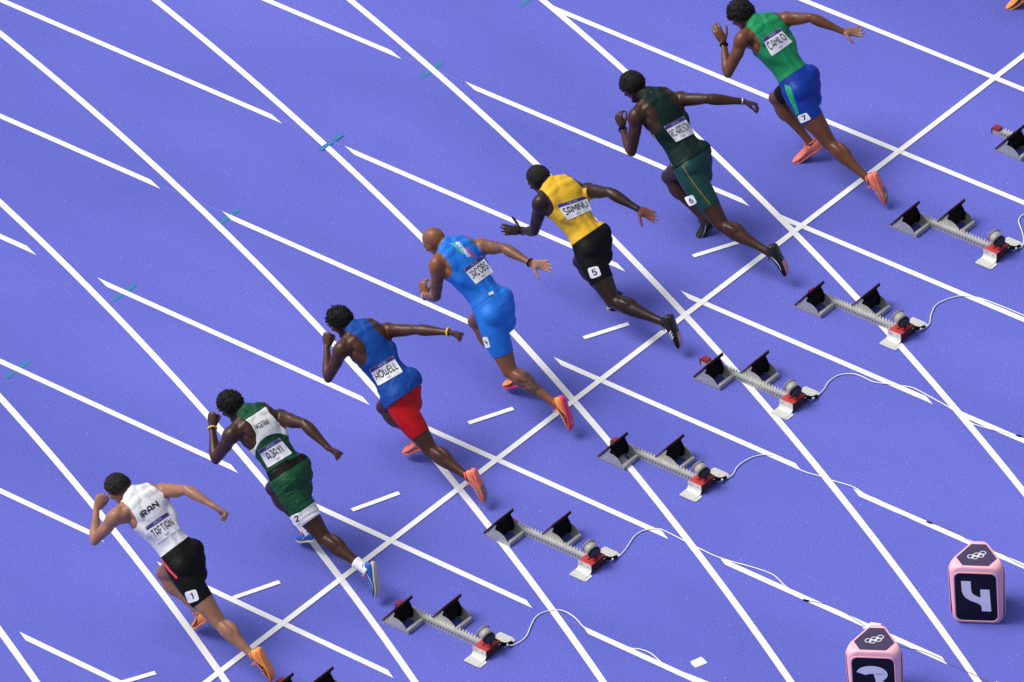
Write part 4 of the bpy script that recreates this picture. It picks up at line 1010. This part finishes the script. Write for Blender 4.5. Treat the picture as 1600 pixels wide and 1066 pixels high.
    # print-plane helper: crop pixel of this runner -> metres
    Cp = sp['Cpx']; pm = 2.9139*CAM_F/np.linalg.norm(C-CAM_P)
    def qc(u, v): return np.array([(u-Cp[0])/pm, -(v-Cp[1])/pm])
    def segq(A2, pts, c0=10):
        P = [qc(*p) for p in pts]; Q = A2[:, c0:c0+2]; d = np.full(len(Q), 9.)
        for p0, p1 in zip(P[:-1], P[1:]):
            e = p1-p0; t = np.clip(((Q-p0) @ e)/(e @ e), 0, 1); d = np.minimum(d, np.linalg.norm(Q-(p0+t[:, None]*e), axis=1))
        return d
    def polyq(A2, pts, c0=10):
        """signed distance-like: >0 inside convex-ish polygon"""
        P = [qc(*p) for p in pts]; Q = A2[:, c0:c0+2]; ar = sum(P[i-1][0]*P[i][1]-P[i][0]*P[i-1][1] for i in range(len(P)))
        if ar < 0: P = P[::-1]
        gmin = np.full(len(Q), 9.)
        for i in range(len(P)):
            p0, p1 = P[i-1], P[i]; e = unit(p1-p0); nn = np.array([-e[1], e[0]]); gmin = np.minimum(gmin, (Q-p0) @ nn)
        return gmin
    def split(TBx, rules, basename, basemat, rim=.004):
        """rules: list (name, material, function(A)->g). First part keeps what is left"""
        A, T_ = TBx; objs = []
        for nm, m_, fn_ in rules:
            gg = fn_(A); Ai, Ti = clip(A, T_, gg); Ao, To = clip(A, T_, -gg)
            if len(Ti) > 2: objs.append((nm, m_, Ai, Ti))
            A, T_ = Ao, To
        main = emit(basename, basemat, A, T_, rim, body)
        for nm, m_, Ai, Ti in objs: emit(nm, m_, Ai, Ti, rim, main)
        return main
    H = dict(segq=segq, polyq=polyq, qc=qc)
    top = split(TB, [(n_, m_, (lambda A, f=f: f(A, H))) for n_, m_, f in sp.get('top_rules', [])], sp.get('top_name', 'singlet'), sp['top_mat'])
    sh = split(SB, [(n_, m_, (lambda A, f=f: f(A, H))) for n_, m_, f in sp.get('short_rules', [])], 'shorts', sp['short_mat'])
    if sp.get('sleeve'):
        gs = np.minimum(sp['sleeve']-TT['rt'], TT['rt']-.2)*.46; gs = np.where(lab == 'rt', gs, -1e-3-np.abs(gs))
        A2, T2 = shell('', None, gs, .0016, .002, body); emit('compression_sleeve', M_CLOTH_BLACK, A2, T2, .002, body)
    # ---- hair
    hv = V-HC; hx, hy, hz = hv @ fr['hl'], hv @ fr['hf'], hv @ fr['hc']
    line = np.interp(hy, [-.09, -.05, -.02, .0, .03, .06, .09], [-.060, -.055, -.03, .008, .018, .045, .062])
    gh = hz-line; gh = np.where(np.linalg.norm(hv, axis=1) > .135, -.05, gh)
    hk = sp['hair']; fade = np.clip(gh/.035, 0, 1)
    if hk['kind'] != 'none':
        th = hk['th']; nz = vnoise(V, hk.get('f', 14.), k+31)
        off = .0008+th*fade*(1+hk.get('amp', .12)*nz)+hk.get('amp', .12)*th*.5*vnoise(V, 34., k+3)*fade
        base_h = V+(Vs-V)*min(1, th*30)
        A2, T2 = shell('', None, gh, off, .003, body, base=base_h, extra=[gh])
        V2, F2 = with_rim(A2[:, :3], A2[:, 3:6], T2, .003); fa = np.concatenate([A2[:, 7], np.zeros(len(V2)-len(A2))])
        hair = add('hair', V2, F2, hk['mat'], body, org, True, dict(fade=np.clip(fa/hk.get('fade', .012), 0, 1)))
        if hk['kind'] in ('twists', 'afro'):
            mb = MB(); idx = np.where(gh > .004)[0]; r = np.random.default_rng(k)
            idx = r.choice(idx, hk['n'], replace=False)
            for i in idx:
                n_ = Nn[i]; p = V[i]+n_*(th*.6); l_ = hk['len']*r.uniform(.6, 1.2)
                d1 = unit(n_+r.normal(size=3)*.35); d2 = unit(d1*.5+fr['hf']*hk.get('fall', .2)*1.0-fr['hc']*hk.get('fall', .2)*.4+r.normal(size=3)*.35-np.array([0, 0, hk.get('grav', .2)]))
                mb.limb([p, p+d1*l_*.5, p+d1*l_*.5+d2*l_*.5], [hk['r'], hk['r'], hk['r']*.7], (0.1, .2, 1), n=5)
            tag(mb.obj('curls', hk['mat'], hair, org, True), kind='stuff')
    # eyes
    for e in (-1, 1):
        mbe = MB(); mbe.ell(X(.033*e, .0875, -.004), (.011, .006, .006), [fr['hl'], fr['hf'], fr['hc']], 8); ey = mbe.obj('eye', M_EYE, body, org, True)
    # ---- prints laid on the cloth
    def bvh(objs):
        VV = []; FF = []; n0 = 0
        for o in objs:
            me = o.data; co = np.empty(len(me.vertices)*3, np.float32); me.vertices.foreach_get('co', co); VV.append(co.reshape(-1, 3)); 
            me.calc_loop_triangles(); t_ = np.empty(len(me.loop_triangles)*3, np.int32); me.loop_triangles.foreach_get('vertices', t_); FF.append(t_.reshape(-1, 3)+n0); n0 += len(me.vertices)
        return BVHTree.FromPolygons([tuple(v) for v in np.vstack(VV).tolist()], np.vstack(FF).tolist())
    tree = bvh([o for o in [top, sh]+list(top.children)+list(sh.children)])
    def drop(u, v):
        p = qc(u, v); o_ = C-org+RD*p[0]+UD*p[1]+VD*1.0
        h = tree.ray_cast(Vector(o_), Vector(-VD), 2.0)
        return (np.array(h[0]), np.array(h[1])) if h[0] is not None else (None, None)
    def printpatch(quad, nu, nv, lift):
        """quad: TL TR BR BL in the runner's print plane; returns fmap(u,v(up),lift)->world"""
        TL, TR, BR, BL = [np.array(q_, float) for q_ in quad]; G = np.zeros((nv+1, nu+1)); mask = np.zeros((nv+1, nu+1), bool)
        px = lambda u, v: (BL*(1-u)+BR*u)*(1-v)+(TL*(1-u)+TR*u)*v
        o0 = C-org
        for j in range(nv+1):
            for i in range(nu+1):
                h, n_ = drop(*px(i/nu, j/nv))
                if h is not None: G[j, i] = (h-o0) @ VD; mask[j, i] = True
        if not mask.any(): G[:] = .1
        else:
            for it in range(40):
                if mask.all(): break
                for j in range(nv+1):
                    for i in range(nu+1):
                        if not mask[j, i]:
                            nb = [(j+dj, i+di) for dj, di in ((1, 0), (-1, 0), (0, 1), (0, -1)) if 0 <= j+dj <= nv and 0 <= i+di <= nu and mask[j+dj, i+di]]
                            if nb: G[j, i] = np.mean([G[q_] for q_ in nb])-.004; mask[j, i] = True
        G2 = G.copy()
        for it in range(9):
            Gp = np.pad(G2, 1, mode='edge'); Gm = (Gp[:-2, 1:-1]+Gp[2:, 1:-1]+Gp[1:-1, :-2]+Gp[1:-1, 2:])/4; G2 = np.maximum(.5*G2+.5*Gm, G-.0008)
        G = np.maximum(G2, G-.0005)
        def fm(u, v, lift2=0.):
            p = qc(*px(u, v)); uu, vv = np.clip(u, 0, 1)*nu, np.clip(v, 0, 1)*nv; i, j = min(int(uu), nu-1), min(int(vv), nv-1); fu, fv = uu-i, vv-j
            d = (G[j, i]*(1-fu)+G[j, i+1]*fu)*(1-fv)+(G[j+1, i]*(1-fu)+G[j+1, i+1]*fu)*fv
            return C+RD*p[0]+UD*p[1]+VD*(d+lift+lift2)
        return fm
    def panel(name, m_, fm, u0, v0, u1, v1, nu, nv, par, lift=0., rnd=0., thick=.0012):
        V_ = []; F_ = []
        for j in range(nv+1):
            for i in range(nu+1):
                u, v = u0+(u1-u0)*i/nu, v0+(v1-v0)*j/nv
                if rnd:   # rounded corners
                    cx_, cy_ = (u-(u0+u1)/2)/((u1-u0)/2), (v-(v0+v1)/2)/((v1-v0)/2); k_ = max(abs(cx_), abs(cy_)); 
                    if k_ > 0: 
                        nrm = (abs(cx_)**6+abs(cy_)**6)**(1/6); u = (u0+u1)/2+cx_*k_/nrm*(u1-u0)/2; v = (v0+v1)/2+cy_*k_/nrm*(v1-v0)/2
                V_.append(fm(u, v, lift))
        for j in range(nv):
            for i in range(nu): a_ = j*(nu+1)+i; F_.append((a_, a_+1, a_+nu+2, a_+nu+1))
        # edge skirt gives the sheet its thickness
        loop = [i for i in range(nu+1)]+[(j+1)*(nu+1)-1 for j in range(1, nv+1)]+[nv*(nu+1)+i for i in range(nu-1, -1, -1)]+[j*(nu+1) for j in range(nv-1, 0, -1)]
        n0 = len(V_); V_ += [np.array(V_[i])-VD*thick for i in loop]
        for t_ in range(len(loop)): b_ = (t_+1) % len(loop); F_.append((loop[t_], n0+t_, n0+b_, loop[b_]))
        return add(name, V_, F_, m_, par, org, False)
    if 'bib' in sp:
        fm = printpatch(sp['bib'], 16, 12, .0032)
        bib = panel('bib', M_BIB, fm, 0, 0, 1, 1, 16, 12, body)
        panel('bib_band', M_BIBBAND, fm, .004, .80, .996, .994, 16, 2, bib, lift=.0007)
        V_, F_ = text_mesh(sp['name'], fm2(fm, .0009), sp.get('nx', (.06, .94))[0], .27, sp.get('nx', (.06, .94))[1], .71, w=.15); add('bib_lettering', V_, F_, M_INK, bib, org, False)
        V_, F_ = text_mesh('PARIS 2024', fm2(fm, .0015), .34, .855, .70, .94, w=.16); add('band_lettering', V_, F_, M_BIBW, bib, org, False)
        rs = [[(x_, y_) for x_, y_ in st_] for st_ in ring_strokes(.5, .15, .030, 1.4)]
        V_, F_ = strokes_mesh(rs, fm2(fm, .0009), .010); add('rings_emblem', V_, F_, M_RINGS, bib, org, False)
        mb = MB()
        for u_, v_ in ((.03, .95), (.97, .95), (.03, .04), (.97, .04)): mb.ell(np.array(fm(u_, v_, .0015)), (.003, .003, .003), None, 5)
        tag(mb.obj('pin', M_ALU2, bib, org, True), kind='stuff')
    if 'num' in sp:
        fm = printpatch(sp['numq'], 6, 6, .0028); st_ = panel('hip_number', M_BIB, fm, 0, 0, 1, 1, 8, 8, body, rnd=1.)
        V_, F_ = text_mesh(sp['num'], fm2(fm, .0009), .36 if sp['num'] == '1' else .28, .18, .62 if sp['num'] == '1' else .72, .82, w=.19); add('numeral', V_, F_, M_INK, st_, org, False)
    for nm, quad, txt, m_, w__ in sp.get('texts', []):
        fm = printpatch(quad, 12, 6, .0022); V_, F_ = text_mesh(txt, fm2(fm, .0), 0, 0, 1, 1, w=w__); add(nm, V_, F_, m_, top, org, False)
    for nm, quad, m_ in sp.get('patches', []):
        fm = printpatch(quad, 8, 4, .0024); panel(nm, m_, fm, 0, 0, 1, 1, 8, 4, top)
    # ---- shoes, socks, bands
    shoe(J, -1, sp['shoe'], body, org); shoe(J, 1, sp['shoe'], body, org)
    if sp.get('socks'):
        for A_, K in ((J['LA'], J['LK']), (J['RA'], J['RK'])):
            d = unit(K-A_); mb = MB(); P = [A_-d*.02+d*t for t in np.linspace(0, .125, 12)]
            mb.limb(P, [np.interp(i, [0, 3, 8, 11], [.041, .038, .040, .043])+(.0012 if i % 2 else 0) for i in range(12)], (1, 0, 0), n=18, cap=False); mb.obj('sock', M_SOCK, body, org, True)
    for nm, w, tpos, rr, th, m_ in sp.get('bands', []):
        p, q_ = (J['LE'], J['LW']) if w == 'L' else (J['RE'], J['RW']); d = unit(q_-p); c_ = p+(q_-p)*tpos
        mb = MB(); u_, v_ = unit(np.cross(d, (0, .3, 1))), None; v_ = np.cross(d, u_)
        mb.torus(c_, d, rr, th, 24, 8, flat=sp.get('bandflat', 1.6)); o_ = mb.obj(nm, m_, body, org, True)
        if nm == 'wristwatch':
            mb = MB(); n_ = unit(VD-d*(VD @ d)); mb.cyl(c_+n_*(rr), n_, .017, .015, .008, 16); mb.obj('watch_case', M_BLACK, o_, org, False)
    if sp.get('necklace'):
        nk = unit(HC-NB); mb = MB(); mb.torus(NB+nk*.015+a*.0, unit(nk+a*.4), .066, .0022, 40, 5); mb.obj('necklace', M_SILVER, body, org, True)
    return body
def fm2(fm, l0):
    return lambda u, v, l: fm(u, v, l+l0)
# ------------------------------------------------------------------ cloth and other runner materials
M_EYE = mat('eye_dark', (.02, .015, .012), .2, var=.1)
M_BIB = mat('bib_paper', (.86, .86, .88), .6, var=.03, vscale=30, bump=.15, bscale=60)
M_BIBBAND = mat('bib_purple', (.055, .035, .20), .55, var=.05)
M_BIBW = mat('bib_white_print', (.55, .55, .75), .6, var=.03)
M_INK = mat('black_print', (.010, .008, .025), .5, var=.05)
M_RINGS = mat('ring_print', (.30, .30, .36), .6, var=.05)
M_SOCK = mat('white_sock', (.78, .78, .80), .8, var=.06, vscale=60, bump=.6, bscale=300)
M_SILVER = mat('silver_chain', (.6, .6, .58), .3, metal=.8)
M_YEL = mat('yellow_band', (.75, .55, .02), .5); M_WBAND = mat('white_band', (.7, .7, .68), .5)
def cloth(name, col, col2=None, var=.08, rough=.62, vs=10., stretch=None, thr=None, bump=.55, sheen=.15): return mat(name, col, rough, spec=.2, var=var, vscale=vs, bump=bump, bscale=42, sheen=0., col2=col2, stretch=stretch, thr=thr)
M_CLOTH_BLACK = cloth('black_lycra', (.0022, .0022, .0026), rough=.7)
C_R1 = cloth('white_marbled_knit', (.50, .50, .55), col2=(.74, .74, .77), vs=26, thr=(.25, .50))
C_RED = cloth('coral_trim', (.80, .06, .08))
C_GRN = cloth('forest_green_marble', (.004, .040, .018), col2=(.010, .085, .036), vs=16, stretch=(1, 1, 2.6), thr=(.35, .62))
C_WHT = cloth('white_knit', (.74, .75, .74), var=.05)
C_BLU3 = cloth('royal_blue_mesh', (.006, .058, .30), var=.12)
C_RED3 = cloth('bright_red_lycra', (.50, .006, .008), var=.10, rough=.5)
C_BLU4 = cloth('azure_lycra', (.016, .165, .64), var=.06, rough=.5)
C_TEAL4 = cloth('teal_print', (.02, .30, .35), col2=(.10, .45, .50), vs=60); C_WH4 = cloth('pale_hatched_print', (.10, .28, .60), col2=(.75, .80, .88), vs=120, thr=(.42, .55)); C_MAG4 = cloth('magenta_print', (.30, .03, .20), col2=(.55, .10, .35), vs=60)
C_YEL5 = cloth('golden_yellow_lycra', (.74, .44, .03), var=.07, rough=.5)
C_GRN6 = cloth('bottle_green_knit', (.0035, .018, .014), var=.15); C_GRN6B = cloth('dark_teal_lycra', (.006, .048, .045), var=.14, rough=.45)
C_GOLD = cloth('gold_piping', (.60, .42, .03)); C_ORNG = cloth('orange_piping', (.36, .17, .02))
C_GRN7 = cloth('emerald_lycra', (.010, .235, .085), var=.07, rough=.5); C_BLU7 = cloth('cobalt_lycra', (.005, .035, .30), var=.10, rough=.48)
C_HAT7 = cloth('green_hatched_print', (.01, .12, .25), col2=(.02, .42, .10), vs=70, stretch=(1, 1, 3), thr=(.42, .52))
H_BLACK = mat('black_hair', (.006, .0055, .005), .75, spec=.25, var=.3, vscale=40, bump=.9, bscale=220)
H_FADE0 = mat('cropped_dark_hair', (.012, .009, .008), .7, spec=.3, var=.35, vscale=30, bump=.7, bscale=350)
def fade_hair(name, skin):
    m = mat(name, (.010, .008, .007), .7, spec=.25, var=.35, vscale=30, bump=.8, bscale=330); nt = m.node_tree; b = nt.nodes['Principled BSDF']; L = nt.links
    src = b.inputs['Base Color'].links[0].from_socket; at = N(nt, 'ShaderNodeAttribute', attribute_name='fade'); mx = N(nt, 'ShaderNodeMix', data_type='RGBA')
    L.new(at.outputs['Fac'], mx.inputs[0]); mx.inputs[6].default_value = (*skin, 1); L.new(src, mx.inputs[7]); L.new(mx.outputs[2], b.inputs['Base Color']); return m
S_ORANGE = mat('orange_mesh', (.86, .26, .055), .5, var=.10, vscale=30, col2=(.90, .36, .10)); S_PINK = mat('hot_pink_sole', (.80, .03, .13), .4, var=.1)
S_CORAL = mat('coral_speckled_mesh', (.82, .10, .07), .55, vscale=110, col2=(.92, .30, .20), thr=(.45, .55)); S_GREYP = mat('grey_yellow_plate', (.16, .15, .16), .4, vscale=14, col2=(.55, .55, .05), thr=(.58, .64))
S_BLUE = mat('blue_mesh', (.01, .10, .46), .5, var=.12, vscale=50); S_CREAM = mat('cream_sole', (.55, .54, .44), .5, var=.08)
S_BLACK = mat('black_mesh', (.008, .008, .009), .45, var=.3, vscale=60); S_PLATE5 = mat('rose_plate', (.45, .17, .19), .4, vscale=30, col2=(.62, .30, .30)); S_YELS = mat('lime_edge', (.75, .70, .05), .5)
SH_OR = dict(upper=S_ORANGE, sole=S_ORANGE, plate=S_ORANGE, collar=S_ORANGE, lace=S_ORANGE, emblem='swoosh', emcol=S_BLACK)
SH_ORP = dict(upper=S_ORANGE, sole=S_PINK, plate=S_PINK, collar=S_PINK, lace=S_ORANGE, emblem='swoosh', emcol=S_BLACK)
SH_COR = dict(upper=S_CORAL, sole=S_CORAL, plate=S_GREYP, collar=S_CORAL, lace=S_CORAL, emblem='swoosh', emcol=mat('grey_swoosh', (.25, .22, .24), .5))
SH_BLU = dict(upper=S_BLUE, sole=S_CREAM, plate=S_CREAM, collar=S_BLUE, lace=S_CORAL, emblem='line', emcol=S_CREAM)
SH_BK5 = dict(upper=S_BLACK, sole=S_BLACK, plate=S_PLATE5, collar=S_BLACK, lace=S_BLACK, emblem='bars', emcol=C_WHT)
SH_BK6 = dict(upper=S_BLACK, sole=S_BLACK, plate=S_PLATE5, collar=S_BLACK, lace=S_BLACK, emblem='line', emcol=C_WHT)

SK = {1: skin_mat('skin_light_tan', (.31, .153, .092), (.42, .20, .135)), 2: skin_mat('skin_deep_brown', (.046, .0170, .0085), (.11, .045, .03)), 3: skin_mat('skin_dark_brown', (.062, .0230, .0110), (.16, .065, .04)),
      4: skin_mat('skin_olive_brown', (.215, .088, .042), (.42, .21, .15), True), 5: skin_mat('skin_very_dark', (.024, .0110, .0070), (.17, .06, .042)), 6: skin_mat('skin_dark_umber', (.044, .0165, .0085), (.13, .055, .04)), 7: skin_mat('skin_medium_brown', (.125, .046, .021), (.24, .115, .08))}
VDn = tuple(VD); LPALM = tuple(-VD+np.array([.35, 0, 0])); DOWN = tuple(-UD+VD*.15)
st_ = lambda w, pts: (lambda A, H: np.minimum(w-H['segq'](A, pts), A[:, 12]-.02))
po_ = lambda pts: (lambda A, H: np.minimum(H['polyq'](A, pts), A[:, 12]*.1))
dn = np.array

def green_circle(A, H):
    c = H['qc'](446, 380); r = np.linalg.norm(H['qc'](446, 284)-c); d = np.linalg.norm(A[:, 10:12]-c, axis=1)
    return np.maximum(r-d, (.33-A[:, 8])*.57)
def collar2(A, H): return np.maximum((A[:, 8]-.955)*.57, -1)

SPECS = {
1: dict(label='runner numbered 1 in white singlet, black shorts and orange spikes, short dark hair', skin=SK[1], bulk=.97, Cpx=(550, 515), lhand='relaxed', rhand='half', lpalm=(.8, .4, .1), rpalm=DOWN,
    hem_waist=.28, top_hem=.21, top_style='wide', leg_hem=.60, top_mat=C_R1, short_mat=M_CLOTH_BLACK, wide_add=.008,
    top_rules=[('red_trim', C_RED, st_(.0045, [(368, 436), (410, 468), (458, 520)]))], short_rules=[('red_stripe', C_RED, st_(.0085, [(440, 500), (480, 552), (516, 588)]))],
    hair=dict(kind='short', th=.012, mat=fade_hair('faded_brown_hair', (.17, .09, .055)), f=26, amp=.45, fade=.042), bib=((372, 360), (472, 290), (530, 366), (428, 436)), name='TAFTIAN', num='1', numq=((550, 656), (604, 640), (620, 690), (568, 708)),
    texts=[('country_lettering', ((345, 296), (420, 236), (438, 262), (362, 322)), 'IRAN', M_INK, .19)], shoe=SH_OR),
2: dict(label='runner numbered 2 in green and white kit with white socks and blue shoes', skin=SK[2], bulk=1.03, Cpx=(508, 480), lhand='fist', rhand='fist', lpalm=(.8, .3, .1), rpalm=DOWN,
    hem_waist=.22, top_hem=.17, top_style='racer', leg_hem=.68, top_mat=C_WHT, short_mat=C_GRN, wide_add=.018, loose=.004, shorts_loose=.006,
    top_rules=[('green_panel', C_GRN, green_circle), ('green_collar', C_GRN, collar2)],
    short_rules=[('black_belt', M_CLOTH_BLACK, lambda A, H: (A[:, 8]-.085)*.55), ('white_hem_band', C_WHT, lambda A, H: np.where(A[:, 15] < .5, A[:, 13]-.49, -1.)*.46), ('white_hem_band', C_WHT, lambda A, H: np.where(A[:, 15] > .5, A[:, 14]-.49, -1.)*.46)],
    hair=dict(kind='twists', th=.009, mat=H_BLACK, n=330, len=.017, r=.0050, fall=.5, grav=.3), bib=((360, 362), (458, 304), (515, 373), (405, 440)), name='AJAYI', nx=(.17, .83), num='2', numq=((504, 660), (552, 640), (566, 682), (524, 704)),
    texts=[('country_lettering', ((341, 244), (404, 216), (413, 240), (350, 268)), 'NIGERIA', M_INK, .14)], shoe=SH_BLU, socks=True, bands=[('wristband', 'L', .96, .033, .0048, M_YEL)]),
3: dict(label='runner in loose royal blue vest and bright red shorts with coral spikes', skin=SK[3], bulk=1., Cpx=(485, 470), lhand='fist', rhand='fist', lpalm=(.8, .3, .1), rpalm=DOWN,
    hem_waist=.12, top_hem=-.07, top_style='racer', leg_hem=.70, top_mat=C_BLU3, short_mat=C_RED3, loose=.011, wide_add=.004, 
    hair=dict(kind='twists', th=.010, mat=H_BLACK, n=330, len=.021, r=.0048, fall=.6, grav=.35), bib=((342, 372), (448, 309), (495, 382), (382, 446)), name='HOWELL', shoe=SH_COR,
    bands=[('wristband', 'R', .97, .031, .0048, M_YEL)], necklace=True),
4: dict(label='bald tattooed runner in azure blue kit with orange and pink spikes', skin=SK[4], bulk=1.02, Cpx=(503, 447), lhand='relaxed', rhand='open', lpalm=(.8, .3, .1), rpalm=VDn, tattoo=True,
    hem_waist=.26, top_hem=.17, top_style='wide', leg_hem=.69, top_mat=C_BLU4, short_mat=C_BLU4, wide_add=.004,
    top_rules=[('teal_stripe', C_TEAL4, po_([(300, 148), (318, 144), (372, 200), (354, 196)])), ('white_stripe', C_WH4, po_([(322, 144), (342, 141), (398, 208), (380, 212)])), ('magenta_stripe', C_MAG4, po_([(366, 166), (378, 166), (418, 208), (404, 214)]))],
    patches=[('white_tag', ((474, 372), (494, 363), (502, 376), (480, 384)), C_WHT)],
    hair=dict(kind='none'), bib=((362, 264), (445, 202), (498, 276), (418, 334)), name='JACOBS', num='4', numq=((446, 575), (470, 572), (485, 620), (462, 624)), shoe=SH_ORP,
    bands=[('white_bracelet', 'L', .95, .031, .0028, M_WBAND), ('black_bracelet', 'R', .97, .031, .0042, M_BLACK)], necklace=True),
5: dict(label='runner numbered 5 in golden yellow top and black shorts', skin=SK[5], bulk=1.04, Cpx=(482, 440), lhand='open', rhand='open', lpalm=tuple(-VD), rpalm=VDn,
    hem_waist=.24, top_hem=.145, top_style='wide', leg_hem=.60, top_mat=C_YEL5, short_mat=M_CLOTH_BLACK, wide_add=.006,
    hair=dict(kind='short', th=.006, mat=fade_hair('cropped_black_hair', (.014, .010, .008)), f=26, amp=.3, fade=.03), bib=((320, 264), (452, 222), (480, 286), (370, 335)), name='SAMINU', num='5', numq=((458, 553), (507, 541), (524, 585), (475, 602)), shoe=SH_BK5,
    bands=[('wristwatch', 'L', .93, .030, .0040, M_BLACK)]),
6: dict(label='runner numbered 6 in dark green vest and teal shorts with black shoes', skin=SK[6], bulk=1.03, Cpx=(470, 478), lhand='relaxed', rhand='relaxed', lpalm=(.8, .3, .1), rpalm=DOWN,
    hem_waist=.16, top_hem=.05, top_style='racer', leg_hem=.69, leg_hem_r=.42, top_mat=C_GRN6, short_mat=C_GRN6B, loose=.005, wide_add=.012,
    top_rules=[('gold_piping', C_GOLD, st_(.0036, [(285, 335), (322, 395), (340, 440), (362, 472), (382, 492)]))],
    short_rules=[('gold_patch', C_GOLD, po_([(370, 500), (388, 496), (394, 508), (374, 514)])), ('orange_piping', C_ORNG, st_(.0028, [(425, 495), (470, 568), (512, 622), (550, 672)])), ('gold_edge', C_ORNG, st_(.0018, [(384, 512), (408, 580), (434, 640)]))],
    hair=dict(kind='afro', th=.016, mat=H_BLACK, f=24, amp=.12, n=330, len=.010, r=.0055, fall=.0, grav=.0), bib=((340, 318), (432, 268), (482, 344), (397, 387)), name='RICHARDSON', nx=(.04, .97), num='6', numq=((432, 638), (472, 626), (492, 664), (457, 680)), shoe=SH_BK6,
    bands=[('wristwatch', 'L', .93, .032, .0045, M_BLACK), ('bead_bracelet', 'R', .97, .031, .0035, M_SILVER)], necklace=True),
7: dict(label='runner numbered 7 in emerald green top and cobalt blue shorts, curly black hair', skin=SK[7], bulk=1.0, Cpx=(500, 394), lhand='blade', rhand='open', lpalm=tuple(-VD), rpalm=tuple(VD*.8+UD*.3),
    hem_waist=.27, top_hem=.20, top_style='wide', leg_hem=.52, top_mat=C_GRN7, short_mat=C_BLU7, sleeve=.80, wide_add=.004,
    top_rules=[('blue_side', C_BLU7, po_([(268, 246), (290, 244), (330, 292), (316, 296)]))],
    short_rules=[('green_print', C_HAT7, lambda A, H: np.where(A[:, 15] < .5, po_([(422, 386), (450, 398), (464, 440), (490, 520), (477, 526), (434, 430)])(A, H), -.1))],
    hair=dict(kind='afro', th=.020, mat=H_BLACK, f=22, amp=.22, n=330, len=.018, r=.0060, fall=.1, grav=.0), bib=((320, 180), (400, 130), (460, 192), (365, 260)), name='CAMILO', num='7', numq=((480, 531), (522, 515), (545, 545), (497, 565)), shoe=SH_COR,
    bands=[('wristwatch', 'L', .93, .031, .0045, M_BLACK)]),
9: dict(label='runner almost out of frame at the top right corner, orange shoe showing', pose=7, shift=SHIFT9, skin=SK[4], bulk=.98, Cpx=(500, 394), lhand='blade', rhand='relaxed', lpalm=tuple(-VD), rpalm=DOWN,
    hem_waist=.27, top_hem=.20, top_style='wide', leg_hem=.55, top_mat=C_R1, short_mat=M_CLOTH_BLACK, hair=dict(kind='short', th=.009, mat=H_BLACK), shoe=SH_OR),
}
import time
for k in ORDER:
    t0 = time.time(); person(k, SPECS[k]); print('runner', k, round(time.time()-t0, 1), 's')
